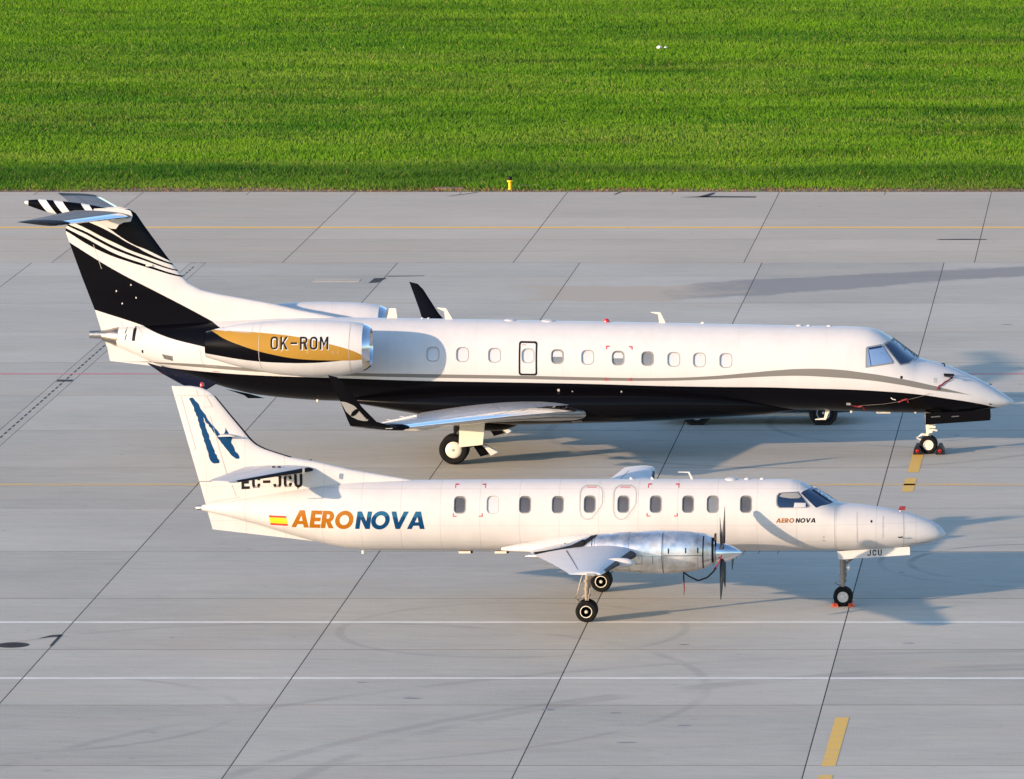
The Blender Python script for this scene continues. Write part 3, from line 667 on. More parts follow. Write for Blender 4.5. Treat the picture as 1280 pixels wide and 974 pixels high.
for (x, z), kd in zip(JW, kinds):
    for side in (-1, 1):
        off = -.03 if side < 0 else .004
        fn = lambda a, c, side=side, o_=0.: JH.surf(a, c, off + o_, side)
        g = G(); decal(g, [rrect(x, z, .335, .375, .12), rrect(x, z, .265, .305, .095)], lambda a, c: fn(a, c, o_=.006), .06)
        wf = g.build('window', 'gasket' if kd != 'w' else 'shade_white', J)
        g = G(); decal(g, [rrect(x, z, .33, .37, .12)], fn, .06); g.build('pane', {'w': 'shade_white', 'half': 'window_grey', 'dark': 'window_grey'}[kd], wf)
        if kd == 'half':
            g = G(); decal(g, [[(x - .13, z - .0), (x + .13, z - .0), (x + .13, z + .09), (x + .08, z + .15), (x - .08, z + .15), (x - .13, z + .09)]], lambda a, c: fn(a, c, o_=.003), .05); g.build('blind', 'shade_white', wf)
        if side < 0:   # thin dark rim round the aperture
            g = G(); decal(g, [rrect(x, z, .345, .385, .125), rrect(x, z, .312, .352, .11)], lambda a, c: JH.surf(a, c, .003), .06); g.build('rim', 'gasket', wf)
# emergency door outline
g = G(); fs = lambda a, c: JH.surf(a, c, .004)
decal(g, [rrect(-10.69, 2.71, .50, .90, .07, slope=-.02), rrect(-10.69, 2.71, .405, .80, .04, slope=-.02)], fs, .07)
decal(g, [[(-10.85, 3.06), (-10.75, 3.06), (-10.75, 3.075), (-10.85, 3.075)]], fs, .05, 1)
g.build('emergency_door', ['letter_black', 'red_mark'], J)
# red cut-out brackets
g = G()
for x, z, sx, sz in ((-8.60, 3.045, 1, -1), (-7.885, 3.03, -1, -1), (-8.62, 2.115, 1, 1), (-7.905, 2.11, -1, 1)):
    g = G(); decal(g, [[(x, z), (x + sx * .10, z), (x + sx * .10, z + sz * .03), (x + sx * .03, z + sz * .03), (x + sx * .03, z + sz * .09), (x, z + sz * .09)]], fs, .05); g.build('rescue_marking', 'red_mark', J)
# cockpit glass
for side in (-1, 1):
    fw = lambda a, c, o_=.004, side=side: JH.surf(a, c, o_, side)
    P1 = [(-1.63, 2.46), (-1.63, 2.96), (-1.60, 3.0), (-1.23, 3.05), (-1.17, 3.03), (-.87, 2.60), (-.88, 2.555)]
    P2 = [(-1.17, 3.055), (-1.13, 3.075), (-.90, 3.135), (-.26, 2.66), (-.22, 2.61), (-.45, 2.53), (-.70, 2.495)]
    def shrink(P, k):
        cx = sum(p[0] for p in P) / len(P); cz = sum(p[1] for p in P) / len(P); return [(cx + (x - cx) * k, cz + (z - cz) * k) for x, z in P]
    for nm, P, mt in (('cockpit_window', P1, 'sunblind'), ('windshield', P2, 'glass_navy')):
        g = G(); decal(g, [P], lambda a, c: fw(a, c, .004), .06); wf = g.build(nm, 'gasket', J)
        g = G(); decal(g, [shrink(P, .88)], lambda a, c: fw(a, c, .009), .06); g.build('pane', mt, wf)
        if nm == 'cockpit_window':
            g = G(); decal(g, [[(-1.57, 2.97), (-1.23, 3.01), (-1.18, 2.985), (-1.22, 2.96), (-1.54, 2.92)], [(-1.565, 2.92), (-1.55, 2.92), (-1.47, 2.52), (-1.49, 2.515)]], lambda a, c: fw(a, c, .012), .06); g.build('frame_bar', 'glass_navy', wf)
# wing body fairing
FH = Hull(top=[(-3.6, 1.3), (-5, 1.7), (-8, 1.9), (-12, 1.9), (-15.8, 1.6)], bot=[(-3.6, 1.18), (-4.3, 1.08), (-5.6, 1.0), (-7.13, .92), (-9.6, .845), (-11.1, .81), (-12.6, .92), (-13.8, 1.12), (-15.8, 1.45)],
          wid=[(-3.6, .25), (-5, .80), (-7, 1.12), (-9, 1.25), (-12, 1.25), (-14, 1.0), (-15.8, .4)], mid=[(-3.6, 1.24), (-5, 1.4), (-8, 1.45), (-12, 1.45), (-15.8, 1.5)], e=2.4)
FH.mesh(xs_range(-15.8, -3.6, 30), 64).build('belly_fairing', 'black_paint', J, sharp=60)
BH = Hull(top=[(-13.0, 1.1), (-10.6, 1.1)], bot=[(-13.0, .95), (-12.5, .66), (-11.7, .61), (-11.3, .66), (-11.0, .82), (-10.6, 1.0)], wid=[(-13.0, .2), (-12.2, .5), (-11.2, .45), (-10.6, .1)], mid=[(-13.0, 1.05), (-10.6, 1.05)])
BH.mesh(xs_range(-13, -10.6, 14), 32).build('wheel_bay_fairing', 'black_paint', J, sharp=60)
# wings
for s in (-1, 1):
    ws = [((-8.3, s * .6, 1.20), (-13.62, s * .6, 1.20), .56, None), ((-9.1, s * 1.15, 1.25), (-13.60, s * 1.15, 1.24), .54, None), ((-9.85, s * 2.1, 1.36), (-13.58, s * 2.1, 1.33), .46, None), ((-10.85, s * 4.2, 1.55), (-13.62, s * 4.2, 1.53), .35, None), ((-12.05, s * 7.0, 1.77), (-14.05, s * 7.0, 1.78), .24, None), ((-13.05, s * 9.45, 1.97), (-14.42, s * 9.45, 2.0), .16, None)]
    wg = wing_mesh(ws, .012).build('wing', 'wing_grey', J)
    foil_strip(ws[1:], 0, .085, .006, .012).build('leading_edge', 'polished_metal', wg)
    for u0, u1 in ((.70, .712), (.30, .305)):
        foil_strip(ws[1:], u0, u1, .004, .012, both=False).build('panel_seam', 'seam_grey', wg)
    # winglet: blends up and out
    up = Vector((0, 0, 1))
    wl = [(ws[-1][0], ws[-1][1], .16, None), ((-13.22, s * 9.72, 2.0), (-14.47, s * 9.75, 2.02), .13, Vector((0, -s * .35, 1))), ((-13.45, s * 9.95, 2.07), (-14.52, s * 9.97, 2.08), .11, Vector((0, -s * .9, .8))), ((-13.82, s * 10.10, 2.20), (-14.58, s * 10.10, 2.27), .09, Vector((0, -s, .3))), ((-14.18, s * 10.22, 2.60), (-14.72, s * 10.22, 2.70), .07, Vector((0, -s, .2))), ((-14.62, s * 10.42, 3.25), (-14.97, s * 10.42, 3.34), .045, Vector((0, -s, .2))), ((-14.78, s * 10.47, 3.40), (-15.02, s * 10.47, 3.46), .03, Vector((0, -s, .2)))]
    wo_ = wing_mesh(wl, 0).build('winglet', 'black_paint', J)
    wls = wl[3:6]
    def wl_pt(x, z, s=s, out=1):
        zz = np.clip(z, 2.0, 3.4); y = float(np.interp(zz, [2.07, 2.23, 2.65, 3.3], [9.96, 10.10, 10.22, 10.42])); le = float(np.interp(zz, [2.07, 2.2, 2.6, 3.25], [-13.45, -13.82, -14.18, -14.62])); te = float(np.interp(zz, [2.08, 2.27, 2.7, 3.34], [-14.52, -14.58, -14.72, -14.97]))
        u = min(1, max(0, (le - x) / (le - te))); t = float(np.interp(zz, [2.07, 2.2, 2.6, 3.3], [.11, .09, .07, .045]))
        return Vector((x, s * (y + t * foil_t(u) * .5 + .006), z))
    g = G(); leaf = [(-14.73, 2.75), (-14.60, 2.735), (-14.42, 2.66), (-14.24, 2.53), (-14.10, 2.38), (-14.03, 2.27), (-14.06, 2.23), (-14.16, 2.23), (-14.30, 2.26), (-14.46, 2.34), (-14.60, 2.48)]
    eye = [(-14.49, 2.36), (-14.44, 2.47), (-14.36, 2.54), (-14.25, 2.565), (-14.27, 2.48), (-14.34, 2.40), (-14.42, 2.35)]
    decal(g, [leaf], wl_pt, .06, 0)
    g2 = G(); decal(g2, [eye], lambda a, c: wl_pt(a, c) + Vector((0, s * .004, 0)), .05)
    g.build('winglet_emblem', 'grey_paint', wo_); g2.build('emblem_eye', 'black_paint', wo_)
    # tip light and flap track fairings
    g = G(); g.tube([(-13.9, s * 9.86, 2.035), (-13.5, s * 9.78, 2.02), (-13.2, s * 9.66, 2.0), (-13.06, s * 9.58, 1.99)], [.05, .085, .085, .02], 10); g.build('tip_fairing', 'black_paint', wo_)
    g = G(); g.tube([(-13.62, s * 9.90, 2.02), (-13.45, s * 9.87, 2.015)], [.03, .03], 8); g.build('tip_light', 'lamp_glass', wo_)
    for k in range(11):
        q = k / 10; G().box((-13.80 + .62 * q, s * (9.25 - 2.5 * q), 2.045 - .135 * q), (.10, .02, .05)).build('vortex_generator', 'stripe_silver', wg)
    for y, x in ((3.2, -13.5), (5.0, -13.65), (6.6, -13.85)):
        zz = 1.42 + (y - 3.2) * .085
        g = G(); g.tube([(x + 1.3, s * y, zz - .08), (x + .7, s * y, zz - .16), (x, s * y, zz - .12), (x - .45, s * y, zz + .02)], [.03, .085, .075, .01], 10); g.build('flap_track_fairing', 'wing_grey', J)
    # engine nacelle and pylon
    y0 = s * 2.07
    NH = Hull(top=[(-14.80, 3.70), (-14.98, 3.77), (-15.34, 3.83), (-15.93, 3.86), (-16.6, 3.87), (-18.0, 3.80), (-18.7, 3.69), (-19.18, 3.56)], bot=[(-14.80, 2.60), (-14.98, 2.51), (-15.48, 2.40), (-16.28, 2.355), (-16.9, 2.38), (-18.1, 2.57), (-19.19, 2.87)],
              wid=[(-14.80, .55), (-14.98, .63), (-15.5, .70), (-16.5, .74), (-18, .62), (-19.19, .36)], mid=[(-14.8, 3.15), (-16.5, 3.12), (-19.19, 3.22)], y0=y0)
    nc = NH.mesh(xs_range(-19.19, -14.95, 36), 72)
    ng = G().loft([NH.ring(x, 72) for x in xs_range(-19.19, -14.98, 34)], cap1=False).build('engine_nacelle', 'jet_nacelle_livery', J, sharp=60)
    def ringscale(x, k, xx=None):
        r = NH.ring(x, 72); t, b_, w_, m_ = NH.at(x); cz = (t + b_) / 2
        return [((xx if xx is not None else p[0]), y0 + (p[1] - y0) * k, cz + (p[2] - cz) * k) for p in r]
    g = G().loft([ringscale(-14.98, 1.0), ringscale(-14.90, 1.0), ringscale(-14.83, .985), ringscale(-14.80, .955, -14.785), ringscale(-14.80, .90, -14.79), ringscale(-14.80, .84, -14.84), ringscale(-14.80, .80, -15.0), ringscale(-14.80, .79, -15.3)], cap0=False, cap1=False)
    g.build('intake_lip', 'polished_metal', ng)
    g = G().loft([ringscale(-14.80, .80, -15.28), ringscale(-14.80, .30, -15.26), ringscale(-14.80, .02, -15.0)], cap0=True); g.build('intake_fan', 'intake_dark', ng)
    g = G()
    for k in range(20):
        a = 2 * math.pi * k / 20; d = Vector((0, math.cos(a), math.sin(a))); t_ = Vector((.05, -math.sin(a) * .05, math.cos(a) * .05)); c_ = Vector((-15.18, y0, 3.15))
        g.add([c_ + d * .14 - t_, c_ + d * .44 - t_ * 1.4, c_ + d * .44 + t_ * 1.4, c_ + d * .14 + t_], [(0, 1, 2, 3)])
    o = g.build('fan_blades', 'dull_metal', ng); o['kind'] = 'stuff'
    g = G().loft([[(x, y0 + (p[1] - y0) * k, 3.21 + (p[2] - 3.21) * k) for p in NH.ring(-19.19, 48)] for x, k in ((-19.195, 1.0), (-19.195, .9), (-19.05, .86))], cap0=False); g.build('exhaust_nozzle', 'titanium', ng)
    # pylon
    pr = [((-15.9, s * .9, 3.0), (-19.0, s * .6, 3.05), .32, None), ((-15.8, s * 1.6, 3.08), (-19.05, s * 1.75, 3.15), .26, None)]
    wing_mesh(pr, 0).build('pylon', 'white_paint', J)
    if s < 0:
        nf = lambda a, c: NH.surf(a, c, .006); nf0 = lambda a, c: NH.surf(a, c, .003)
        for w_, fn, mt, nm in ((.27, nf0, 'stripe_silver', 'registration_outline'), (.145, nf, 'letter_black', 'registration_lettering')):
            g = G(); lettering(g, 'OK-ROM', -17.40, 3.165, .335, fn, lambda ch, w_=w_: (din(ch, w_ if not (w_ > .2) else .15), .62), adv=.62, gap=.165, d=.06) if w_ < .2 else None
            if w_ > .2:
                for dx, dz in ((.016, -.014),): lettering(g, 'OK-ROM', -17.40 + dx, 3.165 + dz, .335, fn, lambda ch: (din(ch, .18), .62), adv=.62, gap=.165, d=.06)
            g.build(nm, mt, ng)
        g = G()
        for x, z in ((-16.42, 3.06), (-15.75, 3.05), (-15.62, 3.05), (-17.12, 3.09)): decal(g, [[(x, z), (x + .02, z), (x + .02, z + .07), (x, z + .07)]], nf0, .05)
        for pth in ([(-18.75, 3.74), (-18.68, 3.60), (-18.55, 3.62), (-18.35, 3.60), (-17.95, 3.58), (-17.92, 3.60), (-17.90, 3.78)], [(-17.70, 3.80), (-17.72, 3.4), (-17.72, 2.95), (-17.68, 2.62)], [(-15.30, 3.8), (-15.32, 3.2), (-15.30, 2.45)]): decal(g, [ribbon(pth, .014)], nf0, .06)
        g.build('cowl_seams', 'seam_grey', ng)['kind'] = 'stuff'
    # horizontal stabiliser on the fin top
    hs = [((-21.35, s * .02, 6.43), (-22.90, s * .02, 6.62), .16, None), ((-21.48, s * .3, 6.45), (-22.95, s * .3, 6.62), .15, None), ((-22.62, s * 3.15, 6.585), (-23.74, s * 3.15, 6.665), .10, None), ((-22.85, s * 3.68, 6.60), (-23.92, s * 3.68, 6.68), .07, None)]
    st = wing_mesh(hs, 0).build('stabiliser', 'stab_grey', J)
    foil_strip(hs[1:3], 0, .17, .004, 0).build('leading_edge', 'polished_metal', st)
    foil_strip(hs[1:3], .66, .675, .003, 0, both=False).build('elevator_seam', 'letter_black', st)
    g = wing_mesh([((-22.62, s * 3.16, 6.587), (-23.74, s * 3.16, 6.667), .112, None), ((-22.86, s * 3.70, 6.60), (-23.93, s * 3.70, 6.68), .085, None), ((-23.05, s * 3.77, 6.615), (-23.94, s * 3.77, 6.682), .04, None)], 0); g.build('tip_cap', 'black_rubber', st)
# bullet fairing
BU = Hull(top=[(-24.18, 6.88), (-23.9, 6.895), (-23.3, 6.85), (-22.5, 6.75), (-21.85, 6.60)], bot=[(-24.18, 6.72), (-23.9, 6.62), (-23.5, 6.50), (-22.5, 6.40), (-21.85, 6.40)], wid=[(-24.18, .06), (-23.5, .14), (-22.5, .16), (-21.85, .12)], mid=[(-24.18, 6.80), (-23.3, 6.68), (-21.85, 6.5)])
bu = BU.mesh(xs_range(-24.18, -21.85, 24), 40).build('bullet_fairing', 'bullet_livery', J, sharp=60)
G().tube([(-24.17, 0, 6.80), (-24.25, 0, 6.81), (-24.29, 0, 6.81)], [.06, .055, .02], 12).build('tail_light', 'lamp_glass', bu)
# fin
JF = Fin(le=[(2.9, -15.0), (3.60, -15.45), (3.73, -16.07), (3.87, -16.80), (4.08, -17.70), (4.22, -18.45), (4.31, -18.96), (4.38, -19.30), (4.45, -19.56), (4.62, -19.89), (4.80, -20.06), (5.36, -20.49), (6.19, -21.08), (6.50, -21.28), (6.58, -21.36), (6.63, -21.46)],
         te=[(2.9, -22.14), (3.32, -22.28), (3.87, -22.44), (4.82, -22.79), (6.04, -23.21), (6.63, -23.0)], th=[(2.9, .34), (3.7, .30), (4.4, .27), (5.0, .24), (6.3, .20), (6.63, .16)])
zs = xs_range(2.9, 6.63, 34, [3.6, 3.73, 3.87, 4.08, 4.22, 4.31, 4.38, 4.45, 4.62])
JF.mesh(zs).build('fin', 'jet_fin_livery', J)
# white fairing where the tailplane meets the fin
g = G()
for s in (-1, 1):
    g.prism([(-21.42, 6.60), (-21.37, 6.47), (-21.42, 6.31), (-21.60, 6.29), (-21.74, 6.22), (-21.82, 6.11), (-21.95, 6.12), (-22.25, 6.24), (-22.5, 6.40), (-22.4, 6.66), (-21.75, 6.68)], s * .105, s * .155)
g.build('tailplane_fairing', 'white_paint', J)
g = G(); ff = lambda a, c: JF.surf(a, c, .006)
for x, z in ((-21.45, 4.59), (-21.85, 4.42), (-21.32, 4.24), (-21.7, 4.08)): decal(g, [ell(x, z, .018, .025, 8)], ff, .05)
g.build('fin_static_port', 'stripe_silver', J)['kind'] = 'stuff'
g = G(); g.box((-20.95, -.13, 5.12), (.17, .06, .04)); g.build('fin_light', 'cream_paint', J)
g = G()
for pth in ([(-22.24, 5.02), (-22.45, 5.68)], [(-21.66, 3.30), (-21.74, 3.60)]): decal(g, [ribbon(pth, .012)], lambda a, c: JF.surf(a, c, .004), .08)
g.build('rudder_seam', 'seam_grey', J)['kind'] = 'stuff'
# ventral fin and tail cone
g = G(); vf = [(-22.15, 3.02), (-22.06, 2.52), (-20.9, 2.38), (-19.58, 1.87), (-19.15, 1.97), (-19.6, 2.25), (-21.0, 2.8)]
g.prism(vf, -.05, .05); g.build('ventral_fin', 'jet_fuselage_livery', J)
for s in (-1, 1):
    g = G(); g.add([(-21.0, s * .32, 2.50), (-19.1, s * .62, 2.02), (-19.55, s * .95, 1.76), (-20.6, s * .62, 2.28), (-21.0, s * .30, 2.47), (-19.1, s * .58, 1.98), (-19.55, s * .93, 1.73), (-20.6, s * .60, 2.25)], [(0, 1, 2, 3), (7, 6, 5, 4), (0, 4, 5, 1), (1, 5, 6, 2), (2, 6, 7, 3), (3, 7, 4, 0)])
    g.build('ventral_strake', 'navy_paint', J, smooth=False)
AH = Hull(top=[(-22.58, 3.33), (-22.27, 3.345), (-21.86, 3.435)], bot=[(-22.58, 3.15), (-22.27, 3.07), (-21.86, 2.895)], wid=[(-22.58, .10), (-22.27, .14), (-21.86, .268)], mid=[(-22.58, 3.24), (-22.27, 3.21), (-21.86, 3.16)])
G().loft([AH.ring(x, 40) for x in xs_range(-22.27, -21.82, 6)]).build('tail_cone', 'titanium', J)
G().loft([[(x, p[1] * k, 3.24 + (p[2] - 3.24) * k) for p in AH.ring(-22.5, 32)] for x, k in ((-22.26, 1.15), (-22.6, 1.0), (-22.6, .85), (-22.4, .8))]).build('exhaust_pipe', 'dull_metal', J)
g = G(); fs = lambda a, c: JH.surf(a, c, .005)
for x0 in (-21.60, -21.40):
    w2 = .024 if x0 < -21.5 else .085
    for z0, z1 in (((3.12, 3.27), (3.29, 3.43)) if x0 < -21.5 else ((3.10, 3.46),)):
        decal(g, [[(x0 - .02, z0), (x0 - .02 + w2, z0), (x0 + .02 + w2, z1), (x0 + .02, z1)]], fs, .06)
g.build('tail_vent', 'letter_black', J)['kind'] = 'stuff'
g = G(); decal(g, [[(-20.60, 2.76), (-20.30, 2.71), (-20.30, 2.57), (-20.54, 2.63)]], fs, .08); g.build('service_hatch', 'dull_metal', J)
g = G(); decal(g, [[(-21.16, 2.86), (-21.11, 2.855), (-21.11, 2.77), (-21.16, 2.775)]], fs, .05); g.build('drain_port', 'letter_black', J)
g = G()
for pth in ([(-19.55, 2.95), (-19.5, 2.6), (-19.45, 2.5)], [(-21.3, 3.47), (-21.12, 3.30), (-21.25, 3.08)], [(-19.4, 2.47), (-19.1, 2.46)]): decal(g, [ribbon(pth, .012)], fs, .06)
g.build('skin_seam', 'seam_grey', J)['kind'] = 'stuff'
g = G(); decal(g, [[(-19.25, 2.33), (-19.05, 2.31), (-19.0, 2.29), (-19.2, 2.31)]], fs, .05); g.build('red_stencil', 'red_mark', J)
# black lower fairing blade under the tail
G().prism([(-18.95, 1.75), (-18.3, 1.62), (-17.9, 1.5), (-18.35, 1.50), (-18.45, 1.58)], -.03, .03).build('tail_skid', 'black_paint', J)
# spine antennas, beacons
def blade(pts, y, t, nm, mt, par=J): return G().prism(pts, y - t / 2, y + t / 2).build(nm, mt, par)
blade([(-12.78, 3.60), (-13.0, 3.60), (-13.03, 3.86), (-13.21, 3.945), (-13.20, 3.965), (-12.98, 3.945)], 0, .03, 'whip_antenna', 'cream_paint')
blade([(-14.30, 3.62), (-14.60, 3.62), (-14.52, 3.93), (-14.34, 3.93)], .1, .03, 'blade_antenna', 'cream_paint')
blade([(-7.04, 3.50), (-7.23, 3.50), (-7.26, 3.78), (-7.46, 3.83), (-7.45, 3.845), (-7.20, 3.835)], 0, .03, 'whip_antenna', 'cream_paint')
blade([(-6.02, 3.48), (-6.12, 3.48), (-6.11, 3.56), (-6.05, 3.58)], 0, .03, 'blade_antenna', 'cream_paint')
for x, l in ((-11.25, .17), (-10.22, .19), (-3.45, .1), (-3.2, .06), (-2.64, .08), (-13.62, .04), (-13.45, .04)):
    z = JH.at(x)[0]; G().lathe([(-.03, l), (.012, l * .95), (.03, l * .6), (.035, .01)], (x, 0, z), 'z', 14).build('antenna_puck', 'white_paint', J)
z = JH.at(-8.65)[0]; G().lathe([(-.02, .09), (.02, .09), (.06, .075), (.09, .03), (.095, .005)], (-8.65, 0, z), 'z', 14).build('beacon', 'beacon_red', J)
blade([(-2.62, 1.22), (-2.75, 1.22), (-2.80, .97), (-3.04, .935), (-3.04, .915), (-2.75, .92)], -.05, .03, 'ventral_antenna', 'cream_paint')
G().box((-1.19, -.1, 1.135), (.38, .2, .05)).build('belly_light_bar', 'cream_paint', J)
for x, y in ((-2.05, -.25), (-.32, -.3), (-16.42, -.5)): G().lathe([(-.05, .005), (-.03, .03), (.03, .035)], (x, y, 1.17 if x > -5 else 1.5), 'z', 8).build('drain_mast', 'cream_paint', J)
# small fittings on the black belly near the wing root
g = G()
for x, z, r in ((-8.31, 1.73, .045), (-8.67, 1.62, .025), (-8.45, 1.58, .028), (-8.20, 1.80, .022), (-8.21, 1.46, .025), (-9.89, 1.84, .035), (-9.52, 1.80, .02), (-.67, 2.19, .035), (-14.1, 1.62, .02)):
    decal(g, [ell(x, z, r, r * 1.2, 10)], fs, .05, 1 if x > -1 else 0)
g.build('service_port', ['stripe_silver', 'letter_black'], J)['kind'] = 'stuff'
g = G(); decal(g, [[(-9.55, .93), (-9.27, .95), (-9.27, 1.03), (-9.55, 1.01)]], lambda a, c: FH.surf(a, c, .005), .06); g.build('landing_light', 'dull_metal', J)
g = G()
for r in range(3):
    for c in range(2): decal(g, [[(.19 + c * .05, 2.02 + r * .045), (.225 + c * .05, 2.02 + r * .045), (.225 + c * .05, 2.045 + r * .045), (.19 + c * .05, 2.045 + r * .045)]], fs, .05)
g.build('stencil', 'seam_grey', J)['kind'] = 'stuff'
# probes on the nose
for pts in ([(.47, -.25, 2.40), (.47, -.30, 2.47), (.40, -.31, 2.48)], [(.47, -.66, 2.19), (.62, -.70, 2.17), (.69, -.72, 2.155)], [(.69, -.68, 2.15), (.66, -.72, 2.12)]): G().tube(pts, .018, 8).build('probe', 'letter_black', J)
for x, z in ((1.66, 1.89), (1.30, 1.42), (1.66, 1.40)):
    p = JH.surf(x, z, .02); G().tube([p, p + Vector((.08, 0, -.01))], .014, 6).build('probe', 'letter_black', J)
p = JH.surf(-.95, 1.64, .02); G().tube([p, p + Vector((.04, -.05, -.03)), p + Vector((.12, -.05, -.05))], .012, 8).build('angle_probe', 'stripe_silver', J)
# landing gear
def jet_main(s):
    cx, cy = -12.60, s * 2.05
    mg = G(); mg.tube([(-12.25, cy, 1.30), (-12.22, cy, .95), (-12.15, cy, .62)], [.10, .095, .08], 12)
    mg.tube([(-12.05, cy, .58), (-12.35, cy, .44), (cx, cy, .41)], [.09, .085, .07], 10); mg.tube([(cx, cy - .30, .41), (cx, cy + .30, .41)], .05, 10)
    mg.tube([(-12.25, cy, 1.15), (-12.5, cy, .8), (-12.45, cy, .48)], .05, 8)
    mo = mg.build('main_landing_gear', 'rim_dark', J)
    for dy in (-.19, .19): wheel(mo, 'wheel', (cx, cy + dy, .405), .395, .27, rim='cream_paint', cap=True, ringmat='grey_paint')
    y1 = s * 2.42
    G().prism([(-12.42, 1.12), (-11.74, 1.19), (-11.81, .56), (-12.45, .49)], y1 - .015, y1 + .015).build('gear_door', 'cream_paint', mo)
    g = G(); g.add([(-12.1, s * 2.2, .52), (-11.85, s * 2.2, .50), (-11.62, s * 2.15, .28), (-11.90, s * 2.15, .20), (-12.1, s * 1.95, .52), (-11.85, s * 1.95, .50), (-11.62, s * 1.95, .28), (-11.90, s * 1.95, .20)], [(0, 1, 2, 3), (7, 6, 5, 4), (0, 4, 5, 1), (1, 5, 6, 2), (2, 6, 7, 3), (3, 7, 4, 0)]); g.build('torque_link', 'black_paint', mo, smooth=False)
    g = G(); g.add([(-11.84, s * 2.21, .53), (-11.72, s * 2.21, .50), (-11.44, s * 2.17, .32), (-11.62, s * 2.17, .23), (-11.84, s * 2.0, .53), (-11.72, s * 2.0, .50), (-11.44, s * 2.0, .32), (-11.62, s * 2.0, .23)], [(0, 1, 2, 3), (7, 6, 5, 4), (0, 4, 5, 1), (1, 5, 6, 2), (2, 6, 7, 3), (3, 7, 4, 0)]); g.build('lower_link', 'stripe_silver', mo, smooth=False)
for s in (-1, 1): jet_main(s)
g = G(); g.tube([(.0, 0, 1.15), (.02, 0, .72), (.02, 0, .45)], [.085, .075, .055], 12); g.tube([(.02, -.2, .245), (.02, .2, .245)], .045, 10); g.tube([(.02, 0, .5), (.02, 0, .25)], .05, 10)
g.tube([(.02, -.06, .50), (-.16, -.06, .52), (-.30, -.06, .43), (-.16, -.06, .36), (.0, -.06, .28)], .035, 8)
g.box((.08, 0, .74), (.26, .22, .08)); g.box((.05, -.08, .62), (.16, .12, .1)); g.tube([(.12, -.12, .66), (.26, -.12, .63)], .03, 8); g.tube([(.0, 0, .85), (.6, 0, 1.18)], .035, 8)
no = g.build('nose_landing_gear', 'cream_paint', J)
for dy in (-.13, .13): wheel(no, 'wheel', (.02, dy, .245), .245, .15, rim='cream_paint', ringmat='cream_paint')
for s in (-1, 1): G().prism([(-.06, 1.12), (1.68, 1.22), (1.70, .93), (-.05, .81)], s * .26 - .012, s * .26 + .012).build('nose_gear_door', 'black_paint', J)
g = G(); g.tube([(.1, -.285, 1.02), (.35, -.285, 1.04)], .015, 6); g.tube([(.65, -.285, 1.03), (.85, -.285, 1.045)], .015, 6); g.build('door_hinge', 'dull_metal', J)['kind'] = 'stuff'
# covers with red streamers
def streamer(name, pts, label, head=None, wd=.02, par=None):
    g = G()
    P = [Vector(p) for p in pts]
    for i in range(len(P) - 1):
        a, c = P[i], P[i + 1]; d = (c - a).normalized(); u = Vector((0, -1, 0)).cross(d).normalized() * wd; 
        g.add([a + u, c + u, c - u, a - u, a + u + Vector((0, .008, 0)), c + u + Vector((0, .008, 0)), c - u + Vector((0, .008, 0)), a - u + Vector((0, .008, 0))], [(0, 1, 2, 3), (7, 6, 5, 4), (0, 4, 5, 1), (2, 6, 7, 3)])
    t = thing(name, (P[0].x, P[0].y, P[0].z), label, 'cover')
    o = g.build('ribbon', 'red_tag', None, smooth=False); o.data.transform(Matrix.Translation(-P[0])); o.parent = t
    if head:
        h = G().tube([Vector(q) for q in head[0]], head[1], 10); ho = h.build('sleeve', head[2], None); ho.data.transform(Matrix.Translation(-P[0])); ho.parent = t
    return t
JO = Vector((1.13, 26.48, 0))
def on(x, z, o_=.03): return JO + JH.surf(x, z, o_)
streamer('probe_cover', [on(.69, 2.14), on(.58, 2.05), on(.50, 2.03), on(.40, 1.95), on(.33, 1.93), on(.28, 1.84)], 'red streamer hanging from the dark probe cover on the jet nose', ([on(.45, 2.19, .05), on(.70, 2.155, .06)], .03, 'black_rubber'))
streamer('port_cover', [on(-2.05, 1.44), on(-1.95, 1.40), on(-1.85, 1.38), on(-1.75, 1.40), on(-1.70, 1.36), on(-1.70, 1.23)], 'oval pale port cover with red streamer on the black belly of the jet', ([on(-2.16, 1.46, .02), on(-2.05, 1.45, .02)], .036, 'grey_paint'))
streamer('line_flag', [on(-.76, 1.52), on(-.66, 1.57), on(-.56, 1.60), on(-.52, 1.60), on(-.50, 1.50)], 'red flag tied on the cord along the lower side of the jet nose', ([on(-1.75, 1.42, .03), on(-1.2, 1.46, .03), on(-.76, 1.53, .03), on(-.2, 1.66, .03), on(.10, 1.75, .03)], .004, 'gear_metal'))
# wheel chocks at the jet nose wheel
for x, side in ((1.13 - .27, 'left'), (1.13 + .34, 'right')):
    ck = thing('wheel_chock', (x, 26.48, 0), 'black chock with red end in front of the jet nose wheel' if side == 'right' else 'black chock with red end behind the jet nose wheel', 'wheel chock', 'chocks at the jet nose wheel')
    G().prism([(-.12, .004), (.12, .004), (.11, .10), (.04, .24), (-.04, .24), (-.11, .10)], -.32, .32).build('wedge', 'black_rubber', ck)
    g = G(); g.lathe([(-.345, .01), (-.34, .04), (-.32, .05)], (0, 0, .10), 'y', 12); g.build('end_cap', 'beacon_red', ck)
    G().lathe([(-.352, .005), (-.35, .022), (-.34, .028)], (0, 0, .10), 'y', 10).build('end_hole', 'black_rubber', ck)
